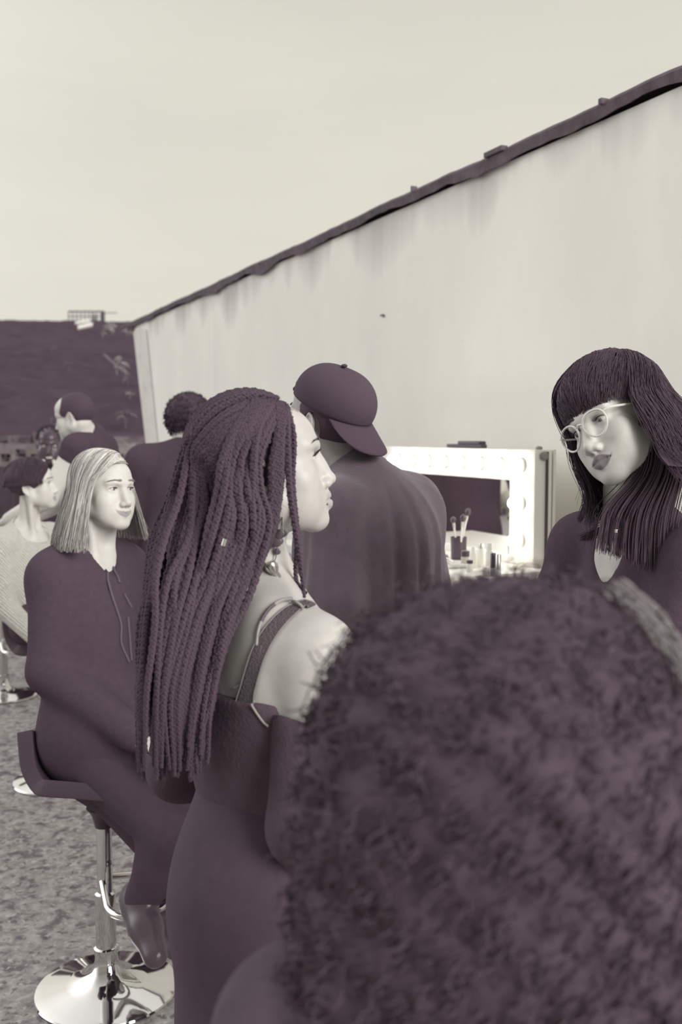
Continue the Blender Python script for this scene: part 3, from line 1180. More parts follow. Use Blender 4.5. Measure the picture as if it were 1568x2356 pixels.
# long bare branch down towards the wall end
q = [bank_hit(a, b)[0] + np.array((0, -1.0, .12)) for a, b in ((266, 838), (282, 853), (300, 868), (322, 886))]
mb = MB(); mb.tube(smooth_path(q, 14), .02, 5)
tag(mb.build('branch', leaf_d), 'thin bare branch slanting down the bank to the wall end', 'branch')

# shelter on top of the bank: railing, post and loose white sheets
zr = 59.0
pxm = zr / 2290
b0 = P(198, 742, zr)
root = empty('hilltop_shelter', (b0[0], b0[1], bank_z(b0[0], b0[1]) - .3),
             'small railed shelter on top of the dark bank against the sky', 'shelter')
dark_rail = mat('rail_paint', .03, rough=.7)
mb = MB()
for i in range(9):
    x = 158 + i * 9.3
    mb.box((P(x, 728, zr) + P(x, 742, zr)) / 2, (.05, .05, 30 * pxm))
o = mb.build('railing', dark_rail, root)
mb = MB()
for yy in (717, 728, 738):
    mb.box((P(157, yy, zr) + P(236, yy, zr)) / 2, (80 * pxm, .07, (3.5 if yy == 717 else 1.6) * pxm))
mb.box(P(252, 720, zr), (34 * pxm, .07, 1.4 * pxm))
mb.build('rail', dark_rail, root)
mb = MB()
mb.box(P(237, 735, zr), (6.5 * pxm, .25, 38 * pxm))
mb.build('post', dark_rail, root)
mb = MB()
mb.box(P(216, 730, zr + .5), (13 * pxm, .1, 20 * pxm))
mb.build('panel', mat('white_board', .75, rough=.7), root)
for (px, py, w, h, ry, lab) in ((190, 741, 34, 6, .16, 'upper white roofing sheet lying on the ridge under the railing'),
                                (196, 750, 34, 9, .22, 'lower white roofing sheet lying on the ridge below the first'),):
    mb = MB()
    A = np.array(((math.cos(ry), 0, math.sin(ry)), (0, .8, -.6), (-math.sin(ry), .6, .8)))
    A[0] /= np.linalg.norm(A[0]); A[2] = np.cross(A[0], (0, 1., 0)) * .8 + np.array((0, -.6, 0)); A[2] /= np.linalg.norm(A[2]); A[1] = np.cross(A[2], A[0])
    pz = bank_hit(px, py + 4)[1] - 2.0
    mb.box(P(px, py, pz), (w / 2290 * pz, h / 2290 * pz * 1.7, .06), A)
    o = mb.build('roofing_sheet', mat('white_board', .75))
    tag(o, lab, 'sheet', 'white sheets on the bank')

# ------------------------------------------------------------------ make-up station
case_m = mat('white_laminate', .97, rough=.35, spec=.4, noise=.02)
grey_m = mat('grey_plastic', .25, rough=.5)
CT = 1.18
root = empty('makeup_counter', W(3.5, .45, 0), 'white make-up counter on square legs along the pale wall', 'counter')
mb = MB(); mb.box(W(3.5, .45, CT - .02), (1.36, .62, .04), AX, .006); mb.build('counter_top', case_m, root)
mb = MB(); mb.box(W(3.5, .45, CT - .12), (1.28, .54, .14), AX, .004); mb.build('drawer_box', case_m, root)
for s in (2.92, 4.08):
    for q in (.22, .68):
        mb = MB(); mb.box(W(s, q, (CT - .19) / 2), (.05, .05, CT - .19), AX, .004); mb.build('leg', case_m, root)

root = empty('lighted_mirror', W(3.5, .21, CT), 'white make-up mirror case edged with glowing bulbs on the counter', 'mirror')
s0, s1, z0, z1 = 2.898, 4.10, CT, 1.597
g0, g1, gz0, gz1 = 3.054, 3.945, 1.207, 1.484
mb = MB()
q0, q1 = .17, .25
def bar(sa, sb, za, zb):
    mb.box(W((sa + sb) / 2, (q0 + q1) / 2 + .003, (za + zb) / 2), (sb - sa, q1 - q0 - .006, zb - za), AX, .004)
bar(s0, g0, z0, z1); bar(g1, s1, z0, z1); bar(g0, g1, gz1, z1); bar(g0, g1, z0, gz0)
mb.box(W((s0 + s1) / 2, q0 - .004, (z0 + z1) / 2), (s1 - s0, .012, z1 - z0), AX)
mb.build('frame', case_m, root, smooth=True)
mb = MB(); mb.box(W((g0 + g1) / 2, q1 - .022, (gz0 + gz1) / 2), (g1 - g0, .006, gz1 - gz0), AX)
mb.build('mirror_glass', mat('mirror_glass', color=(.9, .89, .86), rough=.02, metal=1.0), root)
mb = MB(); mb.box(W(2.896, q0 + .03, 1.39), (.012, .008, .40), AX, .002); mb.build('edge_strip', mat('dark_edge', .04), root)
bulb_m = mat('bulb_glow', .95, rough=.3, emit=((1, .97, .88), 16.0))
sock_m = mat('bulb_socket', .78, rough=.4)
spots = [(2.975 + .1345 * i, 1.541) for i in range(8)] + [(2.975, 1.541 - .135 * i) for i in (1, 2)] + [(4.022, 1.541 - .135 * i) for i in (1, 2)]
for s, z in spots:
    mb = MB(); mb.lathe(W(s, q1, z), [(.0265, -.004), (.0275, .004), (.022, .012), (.016, .014)], 20, np.stack([U, np.cross(NV, U), NV]))
    sk = mb.build('bulb_socket', sock_m, root, True)
    mb = MB(); mb.ball(W(s, q1 + .034, z), .0225, 16)
    mb.build('bulb', bulb_m, root, True)
mb = MB()
mb.lathe(W(2.93, .21, z1), [(.011, -.002), (.013, .006), (.008, .012)], 12)
mb.build('corner_foot', grey_m, root, True)
mb = MB()
kx = W(2.894, .215, z1 - .022)
mb.lathe(kx, [(.014, -.004), (.016, .004), (.010, .010)], 14, np.stack([NV, np.array((0, 0, 1.)), -U]))
mb.build('latch_knob', grey_m, root, True)
mb = MB()
mb.box(W(3.42, .21, z1 + .008), (.26, .03, .014), AX, .004)
mb.box(W(3.38, .21, z1 + .020), (.16, .035, .016), AX, .006)
mb.build('carry_handle', mat('handle_black', .06, rough=.5), root, True)

# things on the counter
def ctop(px, q):
    """point of the counter top seen at image column px, q off the wall"""
    xr = (px - 784) / F_PX
    z = (WALL_D - q) / (-NV[0] * xr - NV[1])
    return W(z * (U[0] * xr + U[1]), q, CT)
blk = mat('black_lacquer', .0, rough=.25, spec=.5)
wht = mat('white_plastic', .92, rough=.3)
grm = mat('frosted_glass', .6, rough=.2, spec=.6)
mtl = mat('brushed_metal', .7, rough=.3, metal=.7)
def bottle(px, q, r, h, body, cap, lab, name='bottle', capr=.6, caph=.3):
    c = ctop(px, q)
    root = empty(name, c, lab, name.split('_')[-1], 'make-up on the counter')
    mb = MB(); mb.lathe(c, [(r * .95, 0.0005), (r, .003), (r, h * (1 - caph) * .9), (r * .75, h * (1 - caph))], 18); mb.build('bottle_body', body, root, True)
    mb = MB(); mb.lathe(c, [(r * capr, h * (1 - caph)), (r * capr, h * .97), (r * capr * .8, h)], 16); mb.build('bottle_cap', cap, root, True)
bottle(1018, .52, .011, .075, blk, mtl, 'small dark bottle at the elbow of the man in the backwards cap', 'bottle', .8, .2)
bottle(1072, .42, .016, .052, grm, blk, 'squat frosted jar with a black lid', 'jar', .95, .4)
bottle(1090, .44, .013, .075, wht, wht, 'white bottle standing between the frosted jar and the lipsticks', 'bottle', .55, .25)
bottle(1108, .40, .015, .085, wht, mtl, 'white tube bottle with a metal cap before the mirror', 'bottle', .6, .22)
bottle(1127, .42, .013, .095, wht, wht, 'white bottle with a round ball cap', 'bottle', .8, .25)
bottle(1136, .50, .009, .080, grm, blk, 'clear-based lipstick with a long black cap', 'lipstick', 1.0, .62)
bottle(1148, .50, .009, .080, grm, mtl, 'clear-based lipstick with a pale metal cap at the row end', 'lipstick', 1.0, .62)
bottle(1120, .52, .012, .034, grm, wht, 'low clear pot in front of the white bottles', 'pot', .95, .3)
bottle(1082, .50, .012, .040, wht, blk, 'low white pot with a black lid in front of the frosted jar', 'pot', .95, .3)
# brush cup with brushes
c = ctop(1056, .36)
root = empty('brush_cup', c, 'black cup holding make-up brushes before the mirror', 'cup', 'make-up on the counter')
mb = MB(); mb.lathe(c, [(.026, .0005), (.029, .004), (.031, .085), (.028, .085), (.026, .008)], 20); mb.build('cup_body', blk, root, True)
for k, (dx, dy, L, lab) in enumerate(((.3, .1, .17, 'fluffy brush leaning to the right in the black cup'), (-.25, .0, .15, 'brush leaning to the left in the black cup'),
                                      (.05, -.2, .185, 'tallest brush in the black cup'))):
    d = U * -dx + NV * dy + np.array((0, 0, 1.)); d /= np.linalg.norm(d)
    b = c + np.array((0, 0, .012)) - U * dx * .03
    r2 = empty('makeup_brush', b, lab, 'brush', 'brushes in the cup')
    mb = MB(); mb.tube([b, b + d * L * .72], .0042, 8); mb.build('brush_handle', wht, r2, True)
    mb = MB(); mb.tube([b + d * L * .72, b + d * L * .84], (.0052, .0058), 8); mb.build('ferrule', mtl, r2, True)
    mb = MB(); mb.tube([b + d * L * t for t in (.84, .9, .96, 1)], (.006, .0115, .010, .003), 10); mb.build('bristles', blk, r2, True)
# a loose powder brush lying with its head on a folded tissue
c = ctop(1034, .50)
t_ = MB(); t_.box(c + np.array((0, 0, .006)), (.11, .09, .011), AX, .004)
tag(t_.build('folded_tissue', wht), 'folded white tissue at the left end of the counter', 'tissue')
d = -U * .75 + NV * .2; d /= np.linalg.norm(d)
b = c + np.array((0, 0, .0135 + .012)) - d * .04
r2 = empty('powder_brush', b, 'black-headed powder brush lying on the folded tissue', 'brush')
mb = MB(); mb.tube([b, b + d * .10 + np.array((0, 0, -.004))], .005, 8); mb.build('brush_handle', wht, r2, True)
mb = MB(); mb.tube([b - d * t for t in (-.005, .012, .03, .042)], (.008, .013, .0125, .004), 12); mb.build('bristles', blk, r2, True)

# ------------------------------------------------------------------ bar stools
chrome = mat('chrome', color=(.74, .72, .70), rough=.06, metal=1.0)
vinyl = mat('black_vinyl', .0, rough=.55, spec=.25, bump=.15, bscale=180)
def stool(g, a, seat_h, label, foot=True, back=True, wide=.19):
    root = empty('bar_stool', (g[0], g[1], 0), label, 'stool', 'chrome-footed bar stools')
    c = np.array((g[0], g[1], 0.))
    f = np.array((math.cos(R_(a)), math.sin(R_(a)), 0))
    r = np.array((f[1], -f[0], 0))
    z = np.array((0, 0, 1.))
    mb = MB()
    mb.lathe(c, [(.207, .002), (.210, .006), (.207, .011), (.18, .018), (.12, .028), (.075, .042), (.045, .065), (.034, .095), (.032, .12)], 64)
    mb.build('base', chrome, root, True)
    mb = MB(); mb.lathe(c, [(.036, .118), (.036, .135), (.029, .14)], 24); mb.build('collar', chrome, root, True)
    mb = MB(); mb.lathe(c, [(.030, .13), (.030, .30), (.0225, .305), (.0225, seat_h - .08)], 24); mb.build('pole', chrome, root, True)
    mb = MB(); mb.lathe(c, [(.026, seat_h - .12), (.028, seat_h - .11), (.036, seat_h - .08), (.05, seat_h - .062)], 24)
    mb.build('gas_lift', mat('black_plastic', .0, rough=.4), root, True)
    if foot:
        hz = .34
        pts = [c + f * .03 + r * s * .0 + z * hz for s in (0,)]
        loop = []
        for t in np.linspace(-2.35, 2.35, 26):
            loop.append(c + f * (.12 + .10 * math.cos(t)) + r * .155 * math.sin(t) + z * (hz - .03))
        loop = [c + r * -.02 + z * hz] + loop + [c + r * .02 + z * hz]
        mb = MB(); mb.tube(loop, .0105, 10); mb.build('footrest', chrome, root, True)
    # bucket seat: cushion curling up into a low back
    A, Bn = 21, 26
    top = np.zeros((A, Bn, 3))
    for i in range(A):
        u = (i / (A - 1) * 2 - 1)
        for j in range(Bn):
            t = j / (Bn - 1)
            if t < .62:
                y, h = .19 - .31 * t / .62, .012 * (1 - t / .62)
                if t < .08:
                    h -= .03 * (1 - t / .08) ** 2
            else:
                k = (t - .62) / .38
                if back:
                    y, h = -.12 - .04 * math.sin(min(1, k * 1.6) * 1.57) - .05 * k, .165 * k ** 1.3
                else:
                    y, h = -.12 - .01 * k, -.03 * k * k
            wd = wide * (1 - .42 * max(0, t - .6) / .4) * (1 - .12 * max(0, .15 - t) / .15)
            hh_ = h + .035 * abs(u) ** 3 * (1 - abs(t - .6)) + .0
            top[i, j] = c + f * y + r * u * wd + z * (seat_h + hh_)
    o = grid_mesh('seat', top, vinyl, root)
    sd = o.modifiers.new('thickness', 'SOLIDIFY'); sd.thickness = .045; sd.offset = -1
    bv = o.modifiers.new('round', 'BEVEL'); bv.width = .018; bv.segments = 3; bv.limit_method = 'ANGLE'
    return root
g1_ = G(246, 2278)
stool(g1_, -8, .622, 'bar stool with a round chrome foot under the blonde woman')
g2_ = G(134, 1797)
stool(g2_, -4, .62, 'bar stool with a chrome foot under the woman in the cream jumper')
g3_ = G(8, 1601)
stool(g3_, -4, .70, 'empty bar stool cut by the picture edge behind the cream jumper')
g4_ = np.array((P(650, 2100, 1.66)[0], P(650, 2100, 1.66)[1], 0))
stool(g4_, 42, .815, 'bar stool hidden under the woman with long braids', False, False, .14)
# ------------------------------------------------------------------ the people
from mathutils.bvhtree import BVHTree
def bvh_of(*objs):
    V, Fc = [], []
    for o in objs:
        b = len(V)
        off = Vector((0, 0, 0))
        p = o.parent
        while p is not None:
            off += p.location
            p = p.parent
        V += [v.co + off for v in o.data.vertices]
        Fc += [tuple(i + b for i in f.vertices) for f in o.data.polygons]
    return BVHTree.FromPolygons(V, Fc)
def on(bvh, px, py, off=.0, z_else=1.6):
    """point on a figure seen behind a pixel, lifted by off towards the outside"""
    a, b = P(px, py, .2), P(px, py, 2.2)
    d = (b - a) / np.linalg.norm(b - a)
    h, n, _, _ = bvh.ray_cast(Vector(a), Vector(d))
    if h is None:
        return P(px, py, z_else)
    return np.array(h) + np.array(n) * off
def near(bvh, p, off):
    """pushes a point out to at least off from the figure"""
    h, n, _, dist = bvh.find_nearest(Vector(p))
    v = np.array(p) - np.array(h)
    s = v @ np.array(n)
    if s < off:
        return np.array(h) + np.array(n) * off
    return np.array(p)

blk_cloth = mat('black_cloth', .0, rough=.95, spec=.1, noise=.08, nscale=60, bump=.2, bscale=220)
blk_knit = mat('black_jersey', .015, rough=.95, spec=.1, noise=.1, nscale=40, bump=.2, bscale=160)
grey_tee = mat('charcoal_cotton', .02, rough=.8, spec=.15, sheen=.3, noise=.12, nscale=30, bump=.2, bscale=200)
denim = mat('black_trousers', .0, rough=.9, spec=.15, noise=.08, nscale=40)
shoe_m = mat('black_leather', .0, rough=.35, spec=.5)
hair_blk = mat('black_hair', .0, rough=.7, spec=.12)
hair_brn = mat('dark_brown_hair', .008, rough=.6, spec=.18)
white_cloth = mat('white_cotton', .82, rough=.85, bump=.2, bscale=120)

def wrinkle(lo, hi, fn):
    return disp(fn, lo, hi)
def cloth(name, B, tags, g, m, root, cuts=(), extra=(), h=.0095, sm=2):
    q = B.sel(tags, g) + list(extra) + list(cuts)
    return vol_obj(name, q, [m], root, h, (), sm)
def shoes(B, root, m=shoe_m):
    for sd in 'RL':
        an, toe = B.J['an' + sd], B.J['toe' + sd]
        h = an + np.array((0, 0, -.025)) - (toe - an) * .18
        vol_obj('shoe', [rc(h, toe, .045, .036, k=.01), rc(an + np.array((0, 0, .04)), an, .05, .052, k=.03),
                         hs(toe - np.array((0, 0, .032)), (0, 0, -1), an - .3, an + .3)], [m], root, .009)
def cutbox(B):
    J = B.J
    a = np.min(list(J.values()), axis=0) - .4
    b = np.max(list(J.values()), axis=0) + .4
    return a, b

# ---- 1. the woman with long braids
Fb = Fr(P(596, 1066, 1.65), facing(12, -8), 1.05)
CC[2] = .020            # a lower crown than the other heads
neck = P(588, 1348, 1.68)
J = dict(neck=neck)
at = 45
r = np.array((math.sin(R_(at)), -math.cos(R_(at)), 0)); f = np.array((math.cos(R_(at)), math.sin(R_(at)), 0))
pel = P(638, 2060, 1.64)
J.update(legs_sit(pel, at, foot_z=.40))
J['shR'] = P(733, 1512, 1.555)
J['shL'] = neck * 2 - J['shR']; J['shL'][2] = J['shR'][2] + .01
J['elR'] = P(705, 1905, 1.50); J['wrR'] = J['elR'] + f * .20 - r * .10 + np.array((0, 0, -.05))
J['elL'] = J['shL'] + np.array((-.05, .03, -.29)); J['wrL'] = J['elL'] + f * .2 + r * .12 + np.array((0, 0, -.05))
B1 = Body(Fb, J, at, girth=.97, headkw=dict(nose=.9, lips=1.55, jaw=.97, smile=-.2, ears=(1, -1), crown=-.015), neck_r=.049)
root = empty('person', (pel[0], pel[1], 0), 'seated woman in profile with long black braids and a bare shoulder', 'person')
sk1 = skin_mat('brown_skin', .52, .40, rough=.42, spec=.45)
body1 = person(root, B1, sk1, None, hh=.0022, hd=.0045, h=.009)
BV1 = bvh_of(body1)
eyeballs(Fb, root, gaze=(0, 1, .05))
lashes(Fb, root, hair_blk, L=.012)
brows(Fb, root, hair_blk, 60, thick=.8)
lo, hi = cutbox(B1)
top_z = 1.232
up_cut = (0.0, 0.0, 1.0)
c1 = cloth('black_top', B1, ('chest', 'belly', 'pelvis'), .010, blk_knit, root, [hs((pel[0], pel[1], top_z), (.10, .06, 1), lo, hi)], h=.008)
# black sleeves added to stand in for shade on the bare arms
for sd in 'RL':
    sh, e_, w = B1.J['sh' + sd], B1.J['el' + sd], B1.J['wr' + sd]
    dv = (e_ - sh) / np.linalg.norm(e_ - sh)
    vol_obj('shade_sleeve', [rc(sh + dv * .10, e_, .066, .060, k=.02), rc(e_, e_ + (w - e_) * .9, .058, .042, k=.02),
                       hs(sh + dv * .105, -dv + np.array((.25, 0, 0)), lo, hi)], [blk_knit], root, .009)
cloth('long_skirt', B1, ('pelvis', 'thigh', 'calf'), .012, denim, root, (),
      [rc(pel + np.array((0, 0, .02)), np.array((pel[0] + .0, pel[1] + .0, .42)), .165, .178, k=.05), rc(neck + np.array((.02, .03, -.30)), pel, .115, .165, k=.06)])
shoes(B1, root)
# strap with ring, lying on the shoulder
strap_m = mat('ribbed_strap', .07, rough=.8, bump=.8, bscale=400, noise=.2, nscale=300)
cen = [(560, 1650), (570, 1595), (583, 1545), (598, 1500), (620, 1460), (650, 1425), (678, 1402), (700, 1391), (716, 1398)]
pts = smooth_path([on(BV1, a, b, .003) for a, b in cen], 40)
pts = np.array([near(BV1, p, .003) for p in pts])
nr = np.array([BV1.find_nearest(Vector(p))[1] for p in pts])
tg = np.gradient(pts, axis=0); tg /= np.linalg.norm(tg, axis=1)[:, None]
sd_ = np.cross(nr, tg); sd_ /= np.linalg.norm(sd_, axis=1)[:, None]
G_ = []
wdt = np.interp(np.linspace(0, 1, 40), [0, .2, .8, .92, 1], [.019, .013, .0115, .007, .011])
for i in range(40):
    row = [near(BV1, pts[i] + sd_[i] * wdt[i] * u, .0025) for u in np.linspace(-1, 1, 7)]
    G_.append(row)
grid_mesh('shoulder_strap', np.array(G_), strap_m, root, thick=.003)
for u in (-1, 1):
    mb = MB(); mb.tube([G_[i][0 if u < 0 else 6] + nr[i] * .0012 for i in range(40)], .0015, 5)
    mb.build('strap_edge', mat('strap_piping', .16, rough=.6), root, True)
c = pts[34] + nr[34] * .003
mb = MB(); mb.tube([c + sd_[34] * .0115 * math.cos(t) + nr[34] * .0045 * math.sin(t) for t in np.linspace(0, 6.283, 20)], .0022, 6)
mb.build('strap_ring', mat('pale_metal', .55, rough=.3, metal=.6), root, True)
# strings of beads
bead_p, bead_d = mat('pale_bead', .34, rough=.3, spec=.5), mat('dark_bead', .05, rough=.3, spec=.5)
for path, n, rr, alt in (([(668, 1381), (645, 1386), (622, 1402), (606, 1425), (597, 1450), (593, 1482)], 34, .0032, True),
                         ([(603, 1488), (600, 1506), (598, 1532)], 13, .0022, False),
                         ([(570, 1562), (560, 1572), (542, 1581)], 12, .0023, False),
                         ([(577, 1585), (583, 1608), (596, 1634), (612, 1655), (624, 1665)], 30, .0021, False)):
    q = smooth_path([on(BV1, a, b, rr) for a, b in path], n)
    mb = MB()
    for i, p in enumerate(q):
        mb.mi = 1 if (alt and 9 < i < 22) else 0
        mb.ball(near(BV1, p, rr * 1.2 if p[2] > 1.24 else .012), rr, 7)
    mb.build('bead_string', [bead_p, bead_d], root, True)
# long earring with discs and a shell drop, and the thin neck chain
gold = mat('pale_gold', .6, rough=.25, metal=.75)
q = smooth_path([on(BV1, a, b, .006) for a, b in ((647, 1188), (641, 1215), (635, 1250), (631, 1285), (624, 1306))], 44)
q = np.array([near(BV1, p, .004) for p in q])
mb = MB()
for i in range(43):
    dd = q[i + 1] - q[i]
    mb.ball((q[i] + q[i + 1]) / 2, (.0012, .0012, .0012), 5)
mb.box(on(BV1, 648, 1198, .008), (.003, .003, .024), None, .001)
mb.mi = 1
for px, py, rr in ((643, 1222, .0075), (637, 1226, .008), (633, 1243, .0085), (637, 1241, .007), (635, 1266, .0055)):
    c = on(BV1, px, py, .007)
    mb.lathe(c, [(rr * .8, -.0008), (rr, 0), (rr * .8, .0008)], 18, np.stack([(1, 0, 0), (0, 0, 1), (0, -1, 0)]))
mb.mi = 0
c = on(BV1, 620, 1308, .011)
A = np.stack([(.9, 0, .44), (0, 1, 0), (-.44, 0, .9)])
mb.lathe(c, [(.004, .006), (.0095, .003), (.0105, -.001), (.0085, -.008), (.004, -.016), (.0008, -.021)], 14, A)
for k in range(10):
    t = k * .628
    d = np.array((math.cos(t), math.sin(t)))
    mb.tube([c + A.T @ np.array((d[0] * rr, d[1] * rr, h)) for rr, h in ((.0108, -.001), (.0092, -.008), (.0048, -.016))], .0009, 4)
mb.build('earring', [gold, mat('dark_disc', .04, rough=.3, spec=.5)], root, True)
mb = MB(); mb.tube([near(BV1, on(BV1, a, b, .003), .002) for a, b in ((590, 1284), (598, 1290), (606, 1296), (614, 1300), (622, 1304), (634, 1312), (645, 1330))], .0011, 5)
mb.build('neck_chain', gold, root, True)
# stud by the lip and piercing on the brow
mb = MB(); mb.ball(Fb.w((.024, .0945, -.0785)), .0019, 8); mb.build('lip_stud', mat('dark_disc', .04), root, True)

# hair: scalp layer first, then a hundred braids swept back from the hairline
def braid_mesh(path, w=.0062, pitch=.020, sides=5, seg=.0045):
    L = np.linalg.norm(np.diff(path, axis=0), axis=1).sum()
    n = int(L / seg)
    p = smooth_path(path, n)
    t = np.gradient(p, axis=0); t /= np.linalg.norm(t, axis=1)[:, None]
    u = np.cross(t, (.3, .9, .3)); u /= np.linalg.norm(u, axis=1)[:, None]
    v = np.cross(t, u)
    s = np.linspace(0, L, n)
    tp = np.interp(s / L, [0, .05, .75, 1], [.8, 1, .9, .45])
    out = []
    ph0 = rng.uniform(0, 6.28)
    for k in range(3):
        ph = 2 * math.pi * (s / pitch + k / 3) + ph0
        out.append((p + (u * np.sin(ph)[:, None] + v * (.55 * np.sin(2 * ph))[:, None]) * (w * .62 * tp)[:, None], w * .56 * tp))
    return out
def build_braids(name, paths, m, root, w=.0062, sides=5, cap=None):
    mb_v, mb_f, b = [], [], 0
    for path in paths:
        for p, r_ in braid_mesh(path, w):
            n = len(p)
            t = np.gradient(p, axis=0); t /= np.linalg.norm(t, axis=1)[:, None]
            u = np.cross(t, (.25, .93, .2)); u /= np.linalg.norm(u, axis=1)[:, None]
            v = np.cross(t, u)
            a = np.arange(sides) * 2 * math.pi / sides
            V = p[:, None] + r_[:, None, None] * (np.cos(a)[None, :, None] * u[:, None] + np.sin(a)[None, :, None] * v[:, None])
            idx = np.arange(n * sides).reshape(n, sides) + b
            nx = np.roll(idx, -1, 1)
            mb_f.append(np.stack([idx[:-1], nx[:-1], nx[1:], idx[1:]], -1).reshape(-1, 4))
            mb_v.append(V.reshape(-1, 3)); b += n * sides
    return mesh_obj(name, np.concatenate(mb_v), np.concatenate(mb_f), m, root)
def braid_path(th0, el0, lam, mu, jit=1.0, off=.006):
    """from the hairline (azimuth th0 right+, elevation el0) over the skull, then down the back"""
    a, e = R_(th0), R_(el0)
    s = np.array((math.sin(a) * math.cos(e), math.cos(a) * math.cos(e), math.sin(e)))
    sgn = 1 if th0 >= 0 else -1
    ae, ee = R_(sgn * (172 - 52 * lam)), R_(18 - 42 * lam)
    t_ = np.array((math.sin(ae) * math.cos(ee), math.cos(ae) * math.cos(ee), math.sin(ee)))
    om = math.acos(np.clip(s @ t_, -1, 1))
    pts = []
    for q in np.linspace(0, 1, 7):
        d = (math.sin((1 - q) * om) * s + math.sin(q * om) * t_) / math.sin(om)
        pts.append(Fb.w(skull(d[None] , np.array([off + .006 * math.sin(math.pi * q)]))[0]))
    j = lambda: rng.normal(0, 5 * jit)
    lam_ = lam + rng.normal(0, .03)
    for y, xl, xr, zn, zf in ((1150, 385, 600, 1.575, 1.76), (1235, 352, 612, 1.55, 1.72), (1330, 336, 560, 1.52, 1.68), (1440, 325, 510, 1.50, 1.64), (1600, 312, 468, 1.48, 1.60), (1760 + rng.uniform(-60, 40), 318, 455, 1.47, 1.58)):
        pts.append(P(xl + (xr - xl) * np.clip(lam_, 0, 1) + j(), y, zn + (zf - zn) * mu))
    return np.array(pts)
paths = []
for i in range(92):
    side = 1 if i % 5 < 3 else -1
    lam = rng.uniform(0, 1) ** .9
    th = side * (6 + 84 * lam + rng.normal(0, 4))
    e0 = 62 - 52 * lam + rng.normal(0, 3)
    if side > 0:
        mu = rng.uniform(0, .45)
    else:
        mu = rng.uniform(.45, 1)
    paths.append(braid_path(th, max(e0, 2), lam, mu))
# ridge of thick braids on the crown
for i in range(9):
    paths.append(braid_path(-24 + 6 * i, 54 + rng.normal(0, 2), .02 + .02 * abs(i - 4), .25 + .06 * i, off=.009))
# braids dropping from the temple in front of and behind the ear
for i in range(9):
    k = i / 8
    paths.append(np.array([near(BV1, P(*q_), .006) for q_ in ((660 - 26 * k, 938 - 8 * k, 1.58), (650 - 14 * k, 1000, 1.565), (646 - 22 * k, 1070, 1.56), (643 - 20 * k, 1130, 1.56), (632 - 18 * k, 1200, 1.56), (612 - 14 * k, 1262, 1.565), (596 - 22 * k, 1310 + 20 * k, 1.57))]))
for i in range(24):
    k = i / 23
    row = []
    ph = rng.normal(0, 1, 2)
    for j, q_ in enumerate(((652 - 62 * k, 925 - 10 * k, 1.585), (616 - 72 * k, 985, 1.565), (590 - 72 * k, 1060, 1.555), (590 - 82 * k, 1130, 1.55), (604 - 108 * k, 1200, 1.545), (588 - 112 * k, 1285, 1.54), (552 - 105 * k, 1380, 1.53), (516 - 95 * k, 1480, 1.52), (482 - 75 * k, 1620, 1.50), (468 - 75 * k, 1700 + 60 * rng.random(), 1.49))):
        w_ = min(1, j / 3)
        row.append(near(BV1, P(q_[0] + ph[0] * 8 * w_ + rng.normal(0, 5) * w_, q_[1], q_[2] - rng.uniform(0, .012) * w_), .017 if 1 <= j < 4 and k > .25 else .007))
    paths.append(np.array(row))
build_braids('braided_hair', paths, hair_blk, root, .0068)
th = np.linspace(58, 302, 90)
S_ = hang_paths(th, np.interp(np.abs(th - 180), [0, 122], [-.08, .062]), 0.0, np.full(90, .003), np.interp(np.abs(th - 180), [0, 80, 122], [.06, .05, .012]), .0, M=34)
grid_mesh('scalp_hair', Fb.wa(S_), hair_blk, root)
# the two braids framing the face and the thin ones before the ear
for path, w in (([(660, 935, 1.585), (661, 990, 1.566), (663, 1060, 1.560), (667, 1130, 1.556), (677, 1200, 1.553), (686, 1260, 1.55), (694, 1320, 1.55), (700, 1375, 1.54)], .0062),
                ([(658, 930, 1.59), (656, 1000, 1.568), (650, 1080, 1.562), (641, 1160, 1.562), (628, 1230, 1.565), (606, 1290, 1.57)], .0052),
                ([(655, 930, 1.59), (652, 990, 1.575), (644, 1070, 1.57), (636, 1140, 1.568), (620, 1210, 1.57), (598, 1280, 1.575)], .005),
                ([(658, 932, 1.60), (664, 1010, 1.60), (672, 1110, 1.60), (684, 1240, 1.60), (680, 1330, 1.62), (690, 1385, 1.60)], .0055)):
    pp = np.array([near(BV1, P(*p), w * .9) for p in path])
    build_braids('braid', [pp], hair_blk, root, w, 6)
# small bright cuff threaded on a braid
mb = MB(); a_, b_ = P(513, 1256, 1.50), P(518, 1240, 1.50); mb.tube([a_, b_], .0035, 10); mb.build('hair_cuff', gold, root, True)
# fine loose hairs lifting off the braids and baby hair at the temple
fz = []
for i in range(420):
    p = paths[rng.integers(0, len(paths))]
    p = smooth_path(p, 60)
    k = rng.integers(6, 50)
    d = rng.normal(0, 1, 3); d /= np.linalg.norm(d)
    d2 = rng.normal(0, 1, 3); d2 /= np.linalg.norm(d2)
    L = rng.uniform(.006, .018)
    fz.append([p[k], p[k] + d * L * .6, p[k] + d * L + d2 * L * .4])
for i in range(260):
    th_, e_ = R_(rng.uniform(12, 62)), R_(rng.uniform(-8, 46))
    if rng.random() < .5:
        th_ = R_(58 + rng.normal(0, 5))
    d = np.array((math.sin(th_) * math.cos(e_), math.cos(th_) * math.cos(e_), math.sin(e_)))
    if math.degrees(e_) < 28 and math.degrees(th_) < 46:
        continue
    b = skull(d[None], np.array([-.002]))[0]
    up_ = np.array((.1, -.5, .5)) + rng.normal(0, .4, 3)
    w_ = [Fb.w(b), Fb.w(b + up_ * .006 + d * .003), Fb.w(b + up_ * .013 + d * .004)]
    fz.append([near(BV1, x, .0006) for x in w_])
tag(tubes('loose_hair', np.array(fz), .00035, hair_blk, root), kind='stuff')

CC[2] = .035
